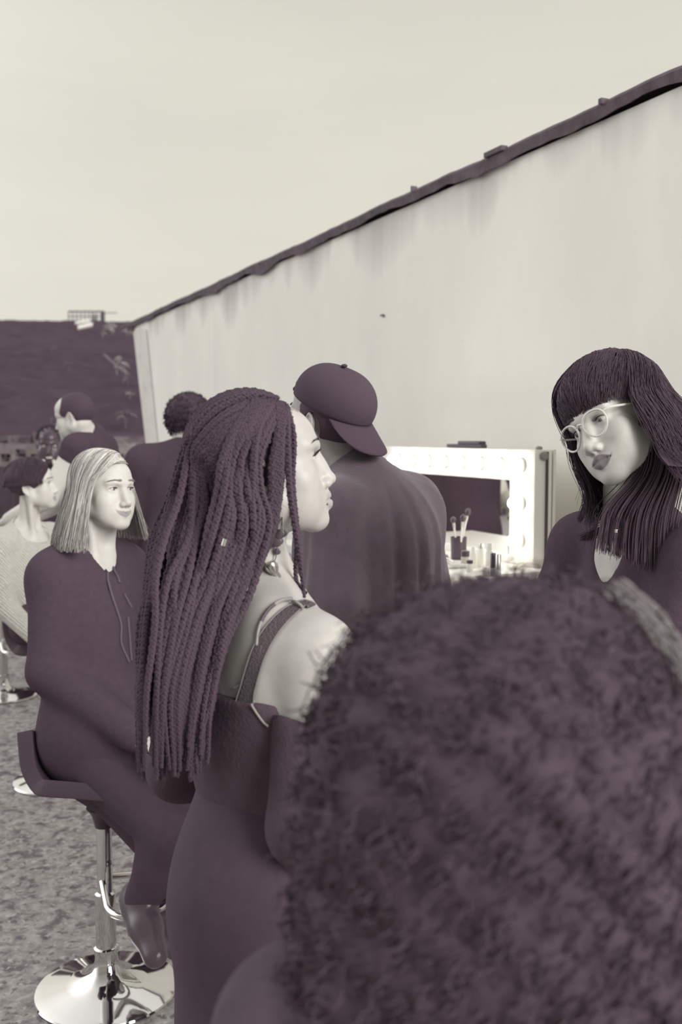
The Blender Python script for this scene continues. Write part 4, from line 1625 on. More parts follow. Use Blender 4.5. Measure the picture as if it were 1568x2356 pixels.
# ---- 2. the man in the backwards cap
Fc = Fr(P(752, 962, 2.60), facing(139, -7), 1.06)
neck = P(812, 1104, 2.60)
at = 145
J = dict(neck=neck)
pel = P(850, 1600, 2.62)
J.update(legs_stand(pel[0], pel[1], at, hip_z=pel[2] - .05))
J['shR'] = P(938, 1165, 2.72); J['shL'] = P(778, 1190, 2.46)
J['elR'] = P(968, 1420, 2.82); J['wrR'] = J['elR'] + np.array((-.08, .16, .10))
J['elL'] = P(772, 1430, 2.43); J['wrL'] = J['elL'] + np.array((.02, .22, .05))
B2 = Body(Fc, J, at, girth=1.08, headkw=dict(jaw=1.12, eyes=True), neck_r=.056)
root = empty('person', (pel[0], pel[1], 0), 'standing man seen from behind in a backwards dark cap and loose dark shirt', 'person')
sk2 = skin_mat('olive_skin', .36, .3)
person(root, B2, sk2, None, hh=.0028, hd=.0055, h=.011)
eyeballs(Fc, root)
brows(Fc, root, hair_blk)
lo, hi = cutbox(B2)
nk = B2.J['neck']
def drape(X, Y, Z):
    # hanging folds below the shoulder blade
    a = np.arctan2(Y - pel[1], X - pel[0])
    s_ = np.clip((1.56 - Z) / .35, 0, 1)
    return (-.0085 * s_ * np.sin(a * 17 + (Z - 1.2) * 2.2) - .004 * s_ * np.sin(a * 31 + 1.0 + Z * 3)).astype(np.float32)
ex = [el(nk + np.array((.045, -.03, -.125)), (.150, .105, .150), k=.06), rc(pel + np.array((0, 0, .38)), pel + np.array((0, 0, .02)), .178, .20, k=.08),
      rc(nk + np.array((.03, 0, -.085)), J['shR'] + np.array((0, 0, -.03)), .085, .085, k=.06), rc(J['shR'] + np.array((0, 0, -.02)), J['elR'] * .75 + J['shR'] * .25, .068, .094, k=.05), rc(J['shL'], J['elL'] * .75 + J['shL'] * .25, .068, .092, k=.05)]
cloth('loose_shirt', B2, ('chest', 'belly', 'uarm'), .020, grey_tee, root,
      [rc(nk + np.array((-.015, .015, .02)), Fc.w((0, -.02, -.10)), .066, .062, op='s', k=.008), disp(drape, lo, hi), hs(pel + np.array((0, 0, -.06)), (0, 0, -1), lo, hi)], ex, h=.0075, sm=2)
# collar rib
ring = [nk + np.array((-.012, .012, .012)) + .071 * (math.cos(t) * np.array((.8, -.55, .22)) + math.sin(t) * np.array((.5, .86, .0)) * .95) for t in np.linspace(0, 6.283, 40)]
mb = MB(); mb.tube(ring, .0085, 8); mb.build('collar', grey_tee, root, True)
cloth('dark_trousers', B2, ('pelvis', 'thigh', 'calf'), .016, denim, root)
shoes(B2, root)
# short hair under the cap, nape darker
q = [el(CC + (0, -.006, -.016), CR + np.array((.0035, .0035, .012)), Fc), hs(Fc.w((0, .028, 0)), Fc.R @ np.array((0, 1., -.25)), Fc.o - .3, Fc.o + .3),
     hs(Fc.w((0, -.06, -.062)), Fc.R @ np.array((0, .35, -1.)), Fc.o - .3, Fc.o + .3)]
for s in (1, -1):
    q.append(el((s * .072, -.016, -.022), (.024, .024, .036), Fc, op='s', k=.004))
vol_obj('short_hair', q, [hair_blk], root, .004)
Fcap = Fr(Fc.w((0, 0, .0)), facing(139, -19), 1.06)
Fhead, Fc = Fc, Fcap
capm = mat('black_twill', .0, rough=.9, spec=.15, bump=.15, bscale=300)
A, Bn = 64, 20
V = np.zeros((A, Bn, 3))
for i in range(A):
    t = 2 * math.pi * i / A
    for j in range(Bn):
        q_ = j / (Bn - 1)
        # rim rises at the forehead, drops at the nape
        rim = math.asin(np.clip(.06 + .13 * math.cos(t), -.9, .9)) - .12
        e_ = rim + (math.pi / 2 - rim) * q_
        d = np.array((math.sin(t) * math.cos(e_), math.cos(t) * math.cos(e_), math.sin(e_)))
        p = skull(d[None], np.array([.011 + .010 * math.sin(q_ * math.pi) + .006 * max(0, math.cos(t)) * (1 - q_)]))[0]
        V[i, j] = p
cap_o = grid_mesh('cap', Fc.wa(V), capm, root, close_u=True, thick=.003)
# brim over the nape
V = np.zeros((31, 12, 3))
for i in range(31):
    u = i / 30 * 2 - 1
    t = math.pi + u * .92
    rim = math.asin(np.clip(.06 + .13 * math.cos(t), -.9, .9)) - .10
    d = np.array((math.sin(t) * math.cos(rim), math.cos(t) * math.cos(rim), math.sin(rim)))
    b = skull(d[None], np.array([.012]))[0]
    for j in range(12):
        q_ = j / 11
        ln = .078 * math.sqrt(max(0, 1 - (u * .98) ** 4))
        V[i, j] = b + np.array((0, -1, 0)) * ln * q_ * .90 + np.array((0, 0, -1)) * (ln * q_ * .62 + .004 * u * u)
o = grid_mesh('brim', Fc.wa(V), capm, cap_o, thick=.004)
mb = MB(); mb.ball(Fc.w((0, -.012, .1365)), (.0085, .0085, .005), 12); mb.build('button', capm, cap_o, True)
mb = MB()
for z_, dy in ((.058, .006), (.045, .010)):
    arc = [Fc.w(skull(np.array([[math.sin(t) * .97, math.cos(t) * .97, (z_ - .035) / .08]]), np.array([.016]))[0]) for t in np.linspace(-.55, .55, 14)]
    mb.tube(arc, .0065, 7)
mb.ball(arc[7] + (Fc.R @ np.array((0, .004, .004))), .009, 8)
mb.build('adjusting_strap', capm, cap_o, True)
Fc = Fhead
# small bright ear stud
mb = MB(); mb.ball(Fc.w((-.082, -.006, -.047)), .0024, 8); mb.build('ear_stud', gold, root, True)

# ---- 3. the woman with glasses
Fg = Fr(P(1416, 968, 1.94), facing(213, 9, 27), 1.0)
neck = P(1462, 1212, 2.02)
at = 205
J = dict(neck=neck)
pel = P(1530, 1800, 2.05)
J.update(legs_stand(pel[0], pel[1], at, hip_z=.93))
J.update(arms_down(neck, at, half=.165, drop=.06, fwd=.25, bend=1.2))
J['pelvis'] = np.array((pel[0], pel[1], .98))
B3 = Body(Fg, J, at, girth=.96, headkw=dict(nose=1.0, lips=1.15, jaw=.95, open_=.75), neck_r=.047)
root = empty('person', (pel[0], pel[1], 0), 'dark-haired woman with a fringe and clear round glasses leaning her head', 'person')
sk3 = skin_mat('light_skin', .62, .16)
body3 = person(root, B3, sk3, None, hh=.0026, hd=.0055, h=.010)
eyeballs(Fg, root, gaze=(.15, 1, -.25))
brows(Fg, root, hair_brn)
lashes(Fg, root, hair_blk, L=.008)
lo, hi = cutbox(B3)
nk = B3.J['neck']
fw = B3.T[:, 1]
cloth('black_blouse', B3, ('chest', 'belly', 'pelvis', 'uarm', 'farm'), .014, blk_cloth, root,
      [rc(nk + fw * .05 + np.array((0, 0, .02)), nk + fw * .125 + np.array((0, 0, -.115)), .062, .02, op='s', k=.01),
       rc(nk, Fg.w((0, -.02, -.09)), .062, .06, op='s', k=.01)], h=.009)
cloth('black_trousers', B3, ('pelvis', 'thigh', 'calf'), .012, denim, root)
shoes(B3, root)
# open round glasses of clear plastic
clear = mat('clear_acetate', .75, rough=.12, spec=.7)
glass = bpy.data.materials.new('lens'); glass.use_nodes = True
gb = glass.node_tree.nodes['Principled BSDF']
gb.inputs['Base Color'].default_value = (1, 1, 1, 1); gb.inputs['Roughness'].default_value = 0
gb.inputs['Transmission Weight'].default_value = 1; gb.inputs['IOR'].default_value = 1.05
mb = MB()
rim_c = []
for s in (1, -1):
    c = np.array((s * .0335, .104, -.006))
    R2 = np.array(((math.cos(.16 * s), -math.sin(.16 * s), 0), (math.sin(.16 * s), math.cos(.16 * s), 0), (0, 0, 1.))).T
    ring = [Fg.w(c + R2 @ np.array((.0262 * math.cos(t), 0, .0245 * math.sin(t) + .0015 * math.cos(2 * t)))) for t in np.linspace(0, 6.283, 49)]
    mb.tube(ring, .0021, 8, False)
    rim_c.append((c, R2))
mb.tube(smooth_path([Fg.w((-.0085, .1075, .003)), Fg.w((0, .109, .006)), Fg.w((.0085, .1075, .003))], 9), .0022, 8)
gf = mb.build('glasses', clear, root, True)
for s, (c, R2) in zip((1, -1), rim_c):
    mb = MB()
    mb.lathe(Fg.w(c), [(.0250, -.0006), (.0250, .0006)], 32, np.stack([Fg.R @ R2 @ np.array((1, 0, 0)), Fg.R @ R2 @ np.array((0, 0, .94)), Fg.R @ R2 @ np.array((0, 1., 0))]))
    mb.build('lens', glass, gf)
for s in (1, -1):
    mb = MB()
    mb.tube(smooth_path([Fg.w((s * .0590, .098, .006)), Fg.w((s * .069, .085, .006)), Fg.w((s * .0735, .03, .002)), Fg.w((s * .0745, -.015, -.004)), Fg.w((s * .073, -.03, -.022))], 20), .0022, 6)
    mb.build('temple_arm', clear, gf, True)
# hair: fringe, crown, long wavy lengths
def len3(a):
    return .155 + .05 * abs(math.sin(R_(a) * 2.3))
hang_hair('long_hair', Fg, root, hair_brn, (61, 299), .0, (-.07, .05), .024, .19, .032, 3000, .0010, len_fn=len3, wave=.012, jit=.008, mats=[hair_brn, hair_blk], lift=.006)
n = 900
th = rng.uniform(-72, 72, n)
FP = []
for a in th:
    t = R_(a)
    s = np.array((rng.normal(0, .2), -.65, 1.)); s /= np.linalg.norm(s)
    zend = .022 + .012 * (abs(a) / 72) ** 2 - .03 * max(0, (abs(a) - 45) / 27) + rng.normal(0, .004)
    e = np.array((math.sin(t), math.cos(t), (zend - CC[2]) / CR[2] * .9))
    e /= np.linalg.norm(e)
    om = math.acos(np.clip(s @ e, -1, 1))
    row = []
    for q_ in np.linspace(0, 1, 16):
        d = (math.sin((1 - q_) * om) * s + math.sin(q_ * om) * e) / math.sin(om)
        row.append(skull(d[None] * CR, np.array([.028 - .016 * q_ + .004 * math.sin(q_ * 3.1) + rng.normal(0, .001)]))[0])
    FP.append(row)
tubes('fringe', Fg.wa(np.array(FP)), .0010, [hair_brn, hair_blk], root, 3, .5, rng.integers(0, 2, n))
th = np.linspace(-180, 180, 90)
V = []
for a in th:
    t = R_(a)
    row = []
    zend = .028 + .0 if abs(a) < 70 else -.01
    for q_ in np.linspace(0, 1, 14):
        e = np.array((math.sin(t) * math.sin(q_ * 1.5), math.cos(t) * math.sin(q_ * 1.5), math.cos(q_ * 1.5)))
        lim = np.array((math.sin(t), math.cos(t), .05))
        row.append(skull(e[None], np.array([.010]))[0])
    V.append(row)
V = np.array(V)
for i in range(90):
    if abs(th[i]) < 70:
        V[i] = V[i][0] + (V[i] - V[i][0])
grid_mesh('hair_under_layer', Fg.wa(V[:, :11]), hair_blk, root)
# flicked ends by the neck, in front of the pale wall
FL = []
for k in range(240):
    a, b = rng.normal(0, 5), rng.normal(0, 4)
    if k % 2:
        q_ = [(1352 + a, 1060), (1350 + a, 1110 + b), (1358 + a, 1140 + b), (1345 + a * .8, 1165 + b), (1331 + a * .5, 1195 + b)]
    else:
        q_ = [(1375 + a, 1120), (1392 + a, 1160 + b), (1402 + a, 1190 + b), (1385 + a, 1215 + b * .8), (1345 + a * 1.5, 1240 + b)]
    zz = 2.02 + rng.normal(0, .012)
    FL.append(smooth_path([P(x_, y_, zz) for x_, y_ in q_], 18))
tubes('hair_ends', np.array(FL), .0011, hair_brn, root, 3, .3)
FL = []
for k in range(500):
    t0 = rng.uniform(0, 1)
    a, b = rng.normal(0, 7), rng.normal(0, 5)
    q_ = [(1480 + 90 * t0 + a, 960), (1470 + 95 * t0 + a, 1080), (1396 + 150 * t0 + a, 1170 + b), (1380 + 158 * t0 + a, 1225 + b), (1376 + 160 * t0 + a * 1.4, 1262 + 60 * t0 + b)]
    zz = 1.86 + rng.uniform(0, .05)
    FL.append(smooth_path([P(x_, y_, zz) for x_, y_ in q_], 18))
tubes('hair_lengths', np.array(FL), .0013, [hair_brn, hair_blk], root, 3, .4, rng.integers(0, 2, 500))
mb = MB(); mb.box(P(1416, 1222, 1.85), (.005, .004, .0065), None, .001); mb.build('pendant', gold, root)

# ---- 4. the blonde woman
CC[2] = .024
Fk = Fr(P(238, 1124, 2.94), facing(-37, -1, -2), .98)
neck = P(205, 1268, 2.99)
at = -42
J = dict(neck=neck)
pel = np.array((g1_[0] - .005, g1_[1] + .02, .775))
J.update(legs_sit(pel, -22, foot_z=.16, reach=.30))
for sd, kp, ap, tp in (('R', (395, 1925, 2.72), (318, 2085, 2.76), (352, 2185, 2.66)), ('L', (440, 1905, 2.92), (352, 2080, 2.95), (398, 2170, 2.86))):
    J['kn' + sd], J['an' + sd], J['toe' + sd] = P(*kp), P(*ap), P(*tp)
J.update(arms_down(neck, at, half=.118, drop=.07, fwd=.10, bend=.75))
f = np.array((math.cos(R_(at)), math.sin(R_(at)), 0)); r = np.array((f[1], -f[0], 0))
J['elR'], J['wrR'] = P(112, 1545, 2.83), P(312, 1692, 2.72)
J['elL'], J['wrL'] = P(335, 1530, 3.02), P(395, 1680, 2.82)
B4 = Body(Fk, J, at, girth=.98, headkw=dict(nose=.92, lips=.68, jaw=.96, smile=1.1, open_=.92, crown=-.011), neck_r=.047)
root = empty('person', (pel[0], pel[1], 0), 'blonde woman with a straight bob and black coat smiling on a stool', 'person')
sk4 = skin_mat('fair_skin', .66, .30)
body4 = person(root, B4, sk4, None, hh=.0026, hd=.0055, h=.010)
eyeballs(Fk, root, gaze=(-.1, 1, .10))
brows(Fk, root, mat('fair_brow', .24, rough=.6), 90, thick=1.15)
lashes(Fk, root, hair_brn, L=.006)
lo, hi = cutbox(B4)
nk, fw, rt = B4.J['neck'], B4.T[:, 1], B4.T[:, 0]
skirt = [rc(nk + np.array((0, 0, -.20)), pel + np.array((0, 0, .0)), .130, .165, k=.06), rc(pel + np.array((.02, 0, 0)), pel + np.array((.02, 0, -.02)), .165, .160, k=.05),
         rc(pel, J['knR'] * .5 + J['knL'] * .5, .16, .13, k=.06)]
cloth('black_coat', B4, ('chest', 'belly', 'pelvis', 'uarm', 'farm'), .022, blk_cloth, root,
      [rc(nk + fw * .045 + np.array((0, 0, .02)), nk + fw * .13 + np.array((0, 0, -.07)), .055, .022, op='s', k=.01),
       rc(nk + fw * .01, Fk.w((0, -.02, -.09)), .058, .056, op='s', k=.01)], skirt, h=.009)
coat_o = COL.objects[-1]
BV4 = bvh_of([o for o in root.children if o.name.startswith('black_coat')][0])
edge_m = mat('coat_edge', .05, rough=.7)
for path in ([(236, 1300), (247, 1335), (258, 1375), (270, 1410), (278, 1440), (278, 1480), (296, 1523)], [(252, 1285), (262, 1310), (274, 1342)], [(284, 1366), (301, 1398)], [(293, 1420), (297, 1470), (301, 1520)]):
    q_ = smooth_path([on(BV4, a, b, .002, 2.85) for a, b in path], 24)
    mb = MB(); mb.tube(np.array([near(BV4, p, .0015) for p in q_]), .0042, 6)
    mb.build('coat_seam', edge_m, root, True)
cloth('black_trousers', B4, ('pelvis', 'thigh', 'calf'), .012, denim, root)
boot = mat('glossy_leather', .02, rough=.25, spec=.5)
for sd in 'RL':
    an_, to_, kn_ = B4.J['an' + sd], B4.J['toe' + sd], B4.J['kn' + sd]
    vol_obj('boot', [rc(an_ - (to_ - an_) * .2, to_ + (to_ - an_) * .12, .045, .034, k=.02), el((an_ + to_) / 2, (.044, .044, .048), k=.03), rc(an_, kn_ * .55 + an_ * .45, .042, .054, k=.03)], [boot], root, .006)
# straight bob
bl1, bl2, bl3 = mat('blonde_hair', .62, rough=.35, spec=.5), mat('honey_hair', .26, rough=.35, spec=.5), mat('light_blonde_hair', .85, rough=.35, spec=.5)
hang_hair('bob_hair', Fk, root, bl1, (62, 300), -.022, (-.085, .050), .014, .150, .046, 4200, .00105, jit=.0035, mats=[bl1, bl2, bl3, bl1, bl2], lift=.006, taper=.45,
          len_fn=lambda a: .185 if a < 180 else .160)
# lock sweeping across the forehead
n = 500
FP = []
for i in range(n):
    s0_ = np.array((-.022 + rng.normal(0, .004), .046 + rng.uniform(-.03, .010), 0))
    s = np.array((s0_[0] / CR[0], (s0_[1] - CC[1]) / CR[1], 0)); s[2] = math.sqrt(max(.05, 1 - s[0] ** 2 - s[1] ** 2))
    m_ = np.array((.56 + rng.normal(0, .03), .80, .50 + rng.normal(0, .04)))
    e = np.array((1.0, .36 + rng.normal(0, .05), -.22))
    pts = [skull((v_ * CR / np.linalg.norm(v_))[None], np.array([.012 + g_]))[0] for v_, g_ in ((s, 0), (s * .5 + m_ * .5, .006), (m_, .006), (m_ * .5 + e * .5, .004), (e, .004))]
    pts.append(pts[-1] + np.array((.006, -.004, -.07))); pts.append(pts[-1] + np.array((.004, -.004, -.08)))
    FP.append(smooth_path(pts, 20))
tubes('side_lock', Fk.wa(np.array(FP)), .0010, [bl1, bl2, bl3], root, 3, .45, rng.integers(0, 3, n))

CC[2] = .035
# ---- 5. the woman in the cream jumper
Fw = Fr(P(74, 1115, 4.66), facing(6, -5), .98)
neck = P(60, 1222, 4.70)
at = -28
J = dict(neck=neck)
pel = np.array((P(100, 1500, 4.72)[0], g2_[1] + .0, .785))
J.update(legs_sit(pel, at, foot_z=.30, reach=.40))
J.update(arms_down(neck, at, half=.160, drop=.05, fwd=.12, bend=.9))
B5 = Body(Fw, J, at, girth=.93, headkw=dict(nose=.95, jaw=.92), neck_r=.043)
root = empty('person', (pel[0], pel[1], 0), 'woman with short dark hair in a cream knitted jumper behind the blonde woman', 'person')
person(root, B5, skin_mat('pale_skin', .66, .35), None, hh=.0035, hd=.006, h=.011)
eyeballs(Fw, root)
brows(Fw, root, hair_brn)
lashes(Fw, root, hair_brn, L=.006)
knit = mat('cream_knit', .95, rough=.95, noise=.08, nscale=60)
nt = knit.node_tree
wv = nt.nodes.new('ShaderNodeTexWave'); wv.inputs['Scale'].default_value = 34; wv.inputs['Distortion'].default_value = 2.5; wv.inputs['Detail Scale'].default_value = 6
wv.wave_type = 'BANDS'; wv.bands_direction = 'DIAGONAL'
tc = nt.nodes.new('ShaderNodeTexCoord'); nt.links.new(tc.outputs['Object'], wv.inputs['Vector'])
bp = nt.nodes.new('ShaderNodeBump'); bp.inputs['Strength'].default_value = .9; bp.inputs['Distance'].default_value = .012
nt.links.new(wv.outputs['Fac'], bp.inputs['Height']); nt.links.new(bp.outputs[0], nt.nodes['Principled BSDF'].inputs['Normal'])
nk = B5.J['neck']
cloth('knitted_jumper', B5, ('chest', 'belly', 'uarm', 'farm'), .016, knit, root, [rc(nk + np.array((.02, -.01, -.02)), Fw.w((0, -.02, -.09)), .088, .058, op='s', k=.01)], h=.010)
cloth('black_trousers', B5, ('pelvis', 'thigh', 'calf'), .014, denim, root)
shoes(B5, root)
hang_hair('short_bob', Fw, root, hair_blk, (48, 312), .0, (-.07, .06), .016, .012, .01, 1300, .0014, jit=.003, lift=.006, mats=[hair_blk, hair_brn])
q = [el(CC + (0, -.006, .004), CR + .014, Fw), hs(Fw.w((0, .066, .03)), Fw.R @ np.array((0, 1, -.75)), Fw.o - .3, Fw.o + .3), hs(Fw.w((0, 0, -.03)), Fw.R @ np.array((0, .5, -1.)), Fw.o - .3, Fw.o + .3)]
q.append(el((.072, -.010, -.030), (.025, .024, .030), Fw, op='s', k=.004))
vol_obj('hair_under_layer', q, [hair_blk], root, .005)

# ---- 6. the bowed man in a dark waistcoat, far left
Fm = Fr(P(170, 956, 5.15), facing(168, 14), .98)
neck = P(207, 1012, 5.22)
at = 172
J = dict(neck=neck)
J.update(legs_stand(neck[0] + .03, neck[1] + .02, at, hip_z=.96))
J['pelvis'][:2] = neck[:2] + (.05, .03)
J.update(arms_down(neck, at, half=.175, drop=.05, fwd=.30, bend=1.1))
B6 = Body(Fm, J, at, girth=1.04, headkw=dict(jaw=1.1), neck_r=.056)
root = empty('person', (neck[0], neck[1], 0), 'cropped-haired man bowing his head in front of the dark bank', 'person')
person(root, B6, skin_mat('pale_skin', .66, .35), None, hh=.0038, hd=.007, h=.012)
eyeballs(Fm, root)
nk = B6.J['neck']
cut = [rc(nk + np.array((-.01, 0, .02)), Fm.w((0, -.02, -.09)), .066, .06, op='s', k=.01)]
cloth('white_shirt', B6, ('chest', 'belly', 'uarm', 'farm'), .012, white_cloth, root, cut, h=.011)
J6 = B6.J
cloth('dark_waistcoat', B6, ('chest', 'belly'), .022, blk_cloth, root, cut, [rc(J6['sh' + d_], J6['sh' + d_] * .88 + J6['el' + d_] * .12, .084, .074, k=.03) for d_ in 'RL'], h=.011)
cloth('black_trousers', B6, ('pelvis', 'thigh', 'calf'), .014, denim, root)
shoes(B6, root)
q = [el(CC + (0, -.004, -.010), CR + np.array((.005, .005, .012)), Fm), hs(Fm.w((0, .076, .03)), Fm.R @ np.array((0, 1, -.2)), Fm.o - .3, Fm.o + .3), hs(Fm.w((0, -.06, -.088)), Fm.R @ np.array((0, .9, -1.)), Fm.o - .3, Fm.o + .3)]
for s in (1, -1):
    q.append(el((s * .072, -.010, -.030), (.025, .026, .040), Fm, op='s', k=.004))
vol_obj('cropped_hair', q, [hair_blk], root, .005)
mb = MB()
for s in (1, -1):
    mb.tube([Fm.w((s * .0335 + .024 * math.cos(t), .106, -.006 + .020 * math.sin(t))) for t in np.linspace(0, 6.283, 25)], .0016, 6)
    mb.tube([Fm.w((s * .058, .102, 0)), Fm.w((s * .073, .03, 0)), Fm.w((s * .073, -.02, -.008))], .0016, 6)
mb.build('glasses', mat('dark_frame', .06, rough=.3), root, True)

# ---- 7. the smiling person behind
Fs = Fr(P(115, 1024, 6.75), facing(-78, 4), 1.06)
neck = P(116, 1094, 6.80)
at = -78
J = dict(neck=neck)
J.update(legs_stand(neck[0], neck[1], at, hip_z=.84))
J['pelvis'][:2] = neck[:2]
J.update(arms_down(neck, at))
B7 = Body(Fs, J, at, girth=.96, headkw=dict(nose=1.0, lips=1.3, smile=1), neck_r=.048)
root = empty('person', (neck[0], neck[1], 0), 'laughing dark-skinned person with a white ruffled collar seen between two others', 'person')
person(root, B7, skin_mat('deep_skin', .0, .02, rough=.35, spec=.5), None, hh=.0040, hd=.007, h=.012)
eyeballs(Fs, root)
mb = MB(); mb.ball(Fs.w((0, .0965, -.0725)), (.021, .010, .0085), 12, Fs.R.T); mb.build('teeth', mat('teeth', .9, rough=.2, spec=.5), root, True)
nk, fw, rt = B7.J['neck'], B7.T[:, 1], B7.T[:, 0]
cut = [rc(nk, Fs.w((0, -.02, -.09)), .060, .055, op='s', k=.01)]
cloth('black_jacket', B7, ('chest', 'belly', 'uarm', 'farm'), .018, blk_cloth, root, cut, h=.012)
cloth('black_trousers', B7, ('pelvis', 'thigh', 'calf'), .014, denim, root)
shoes(B7, root)
for s, L in ((1, .15), (-1, .05)):
    V = np.zeros((9, 16, 3))
    for i in range(9):
        u = i / 8
        for j in range(16):
            v_ = j / 15
            V[i, j] = nk + fw * (.128 + .03 * v_ + .010 * math.sin(v_ * 9 + u * 3)) + rt * s * (.02 + (.045 + L * .5) * u + .03 * v_) \
                + np.array((0, 0, .105 - .03 * u * u - .085 * v_ * (1 - .35 * u) + .008 * math.sin(v_ * 14 + i)))
    grid_mesh('ruffled_collar', V, white_cloth, root, thick=.006)
n = 500
d = rng.normal(0, 1, (n, 3)); d[:, 2] = np.abs(d[:, 2]) * .8 + .1; d[:, 1] -= .5
d /= np.linalg.norm(d, axis=1)[:, None]
pt = skull(d, np.full(n, .0))
curls('cropped_curls', Fs.wa(pt), d @ Fs.R.T, hair_blk, root, L=.02, rad=.003, r=.0022, grav=.1)

# ---- 8. the curly-haired man from behind
Fd = Fr(P(434, 980, 4.85), facing(98, 16), 1.0)
neck = P(424, 1050, 4.80)
at = 100
J = dict(neck=neck)
J.update(legs_stand(neck[0], neck[1] - .02, at, hip_z=.98))
J['pelvis'][:2] = neck[:2] + (0, -.03)
J.update(arms_down(neck, at, half=.19, drop=.045))
B8 = Body(Fd, J, at, girth=1.12, headkw=dict(jaw=1.1), neck_r=.058)
root = empty('person', (neck[0], neck[1], 0), 'man in a black jacket with thick curly hair standing by the pale wall', 'person')
person(root, B8, sk4, None, hh=.0042, hd=.007, h=.012)
eyeballs(Fd, root)
nk, fw, rt = B8.J['neck'], B8.T[:, 1], B8.T[:, 0]
cut = [rc(nk + np.array((0, .01, .02)), Fd.w((0, -.02, -.09)), .064, .06, op='s', k=.008)]
cloth('white_shirt', B8, ('chest', 'neck'), .010, white_cloth, root, [hs(nk + np.array((0, 0, .058)), (0, -.2, 1), nk - .5, nk + .5)], h=.010)
cloth('black_jacket', B8, ('chest', 'belly', 'pelvis', 'uarm', 'farm'), .026, blk_cloth, root, cut,
      [rc(nk + rt * .02, nk + rt * .16 + np.array((0, 0, -.02)), .06, .05, k=.05), rc(nk - rt * .02, nk - rt * .20 + np.array((0, 0, -.015)), .06, .055, k=.05),
       rc(B8.J['pelvis'] + np.array((0, 0, .1)), B8.J['pelvis'] + np.array((0, 0, -.12)), .19, .20, k=.05)], h=.011)
cloth('black_trousers', B8, ('pelvis', 'thigh', 'calf'), .024, denim, root)
shoes(B8, root)
q = [el(CC + (0, -.014, .010), CR + np.array((.032, .026, .028)), Fd), hs(Fd.w((0, .045, .02)), Fd.R @ np.array((0, 1, -.5)), Fd.o - .3, Fd.o + .3), hs(Fd.w((0, -.03, -.055)), Fd.R @ np.array((0, .3, -1.)), Fd.o - .3, Fd.o + .3)]
vol_obj('hair_under_layer', q, [hair_blk], root, .006)
n = 2600
d = rng.normal(0, 1, (n, 3)); d[:, 1] -= .5; d[:, 2] += .35
d /= np.linalg.norm(d, axis=1)[:, None]
d = d[(d[:, 2] > -.75) & (d[:, 1] < .6)]
curls('curly_hair', Fd.wa(skull(d, np.full(len(d), .020))), d @ Fd.R.T, hair_blk, root, L=.030, rad=.006, r=.0026, grav=.1, turns=1.8)

# ---- 9. the curly head nearest the camera
Fn = Fr(P(1172, 1738, .86), facing(84, 4), 1.0)
neck = Fn.w((0, -.05, -.20))
at = 80
J = dict(neck=neck)
pel = np.array((neck[0] + .02, neck[1] - .03, neck[2] - .52))
J.update(legs_sit(pel, at, foot_z=.18))
J.update(arms_down(neck, at, half=.17, fwd=.2, bend=1.0))
B9 = Body(Fn, J, at, headkw=dict(), neck_r=.05)
root = empty('person', (pel[0], pel[1], 0), 'nearest person from behind with a mass of dark curly hair filling the lower right', 'person')
person(root, B9, sk3, None, hh=.0045, hd=.007, h=.012)
eyeballs(Fn, root)
nk = B9.J['neck']
cloth('black_jumper', B9, ('chest', 'belly', 'pelvis', 'uarm', 'farm'), .020, blk_knit, root, [rc(nk, Fn.w((0, -.02, -.09)), .064, .06, op='s', k=.008)], h=.011)
cloth('black_trousers', B9, ('pelvis', 'thigh', 'calf'), .014, denim, root)
shoes(B9, root)
rgt = Fn.R[:, 0]; fwd = Fn.R[:, 1]
c0 = Fn.w((0, -.015, .035))
hq = [el((0, -.02, .020), (.168, .145, .134), Fn), el((0, -.045, -.08), (.180, .115, .14), Fn, k=.05), el((0, -.055, -.20), (.182, .095, .14), Fn, k=.06), el((0, -.06, -.30), (.172, .08, .10), Fn, k=.05),
      el((0, .14, -.06), (.075, .10, .11), Fn, op='s', k=.04), el((0, .08, -.25), (.09, .10, .16), Fn, op='s', k=.05)]
def lump(X, Y, Z):
    return (-.003 * np.sin(X * 47 + 1) * np.sin(Y * 41) * np.sin(Z * 44 + 2) - .0035 * np.sin(X * 103) * np.sin(Z * 97 + Y * 60)).astype(np.float32)
hq.append(disp(lump, c0 - .6, c0 + .6))
hv, hf, _ = Vol(hq, .007).mesh()
near_h = mat('thick_dark_hair', .02, rough=.8, spec=.08)
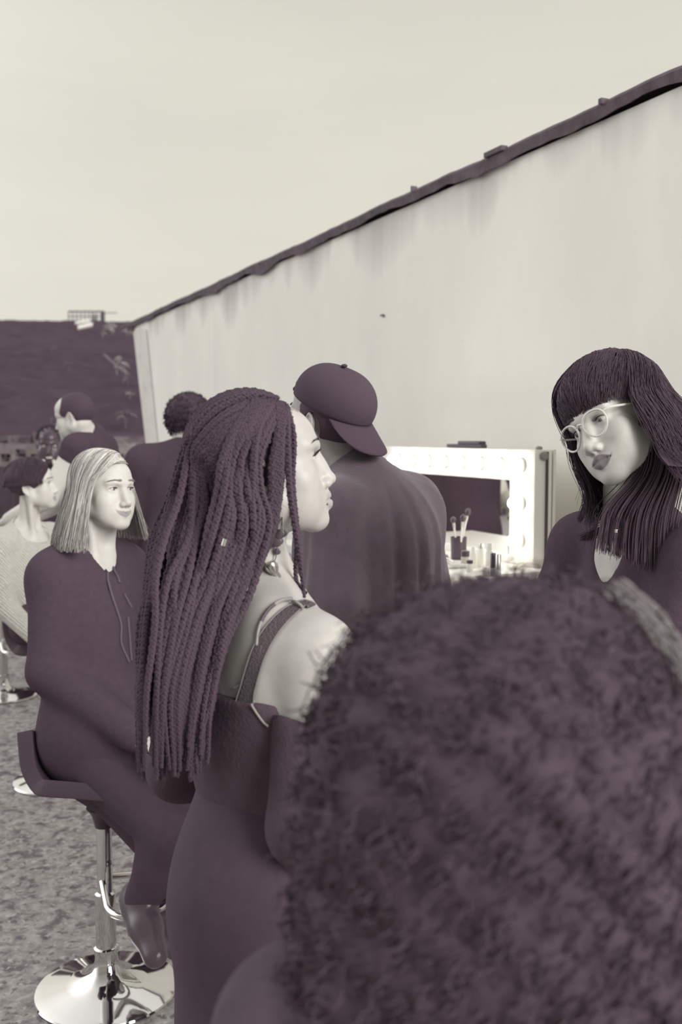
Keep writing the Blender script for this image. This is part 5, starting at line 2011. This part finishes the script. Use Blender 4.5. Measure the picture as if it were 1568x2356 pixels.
hm_o = mesh_obj('hair_under_layer', relax(hv, hf, 1), hf, hair_blk, root)
BVn = bvh_of(hm_o)
cen = hv[hf].mean(1)
e1, e2 = hv[hf[:, 1]] - hv[hf[:, 0]], hv[hf[:, 2]] - hv[hf[:, 0]]
nn = np.cross(e1, e2); nn /= np.linalg.norm(nn, axis=1)[:, None] + 1e-9
if (nn * (cen - cen.mean(0))).sum() < 0:
    nn = -nn
pick = rng.choice(len(cen), 7000, replace=len(cen) < 7000)
pick = pick[(cen[pick, 1] < c0[1] + .09)]
hs_ = [hair_blk, hair_brn]
# curls comb downwards over the mass
dn = np.array((0, 0, -1.)) - nn[pick] * nn[pick][:, 2:3] * -1
curls('curly_hair', cen[pick] - nn[pick] * .006, nn[pick] * .30 + dn * .8, near_h, root, L=.040, rad=.0050, turns=2.0, n_pt=16, r=.0013, grav=.25, jit=.2)
top = cen[:, 2] > c0[2] + .03
pk = rng.choice(np.where(top)[0], 600, replace=False)
curls('frizz', cen[pk] - nn[pk] * .004, nn[pk], hair_brn, root, L=.020, rad=.005, turns=1.4, n_pt=12, r=.0007, grav=.0, jit=.5)

# waved locks: rim light on the right put into a paler hair colour
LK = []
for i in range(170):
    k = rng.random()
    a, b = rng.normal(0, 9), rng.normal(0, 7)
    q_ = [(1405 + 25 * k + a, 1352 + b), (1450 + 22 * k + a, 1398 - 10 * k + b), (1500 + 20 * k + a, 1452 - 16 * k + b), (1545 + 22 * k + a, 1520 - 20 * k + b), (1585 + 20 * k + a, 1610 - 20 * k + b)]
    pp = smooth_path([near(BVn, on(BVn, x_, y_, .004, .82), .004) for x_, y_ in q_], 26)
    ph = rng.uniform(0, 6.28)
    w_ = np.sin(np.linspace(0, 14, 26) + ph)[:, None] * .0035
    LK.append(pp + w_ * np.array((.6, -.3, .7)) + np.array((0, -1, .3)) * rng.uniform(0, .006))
tubes('rim_light_locks', np.array(LK), .0010, mat('painted_rim_light_hair', .22, rough=.5, spec=.3), root, 3, .5)
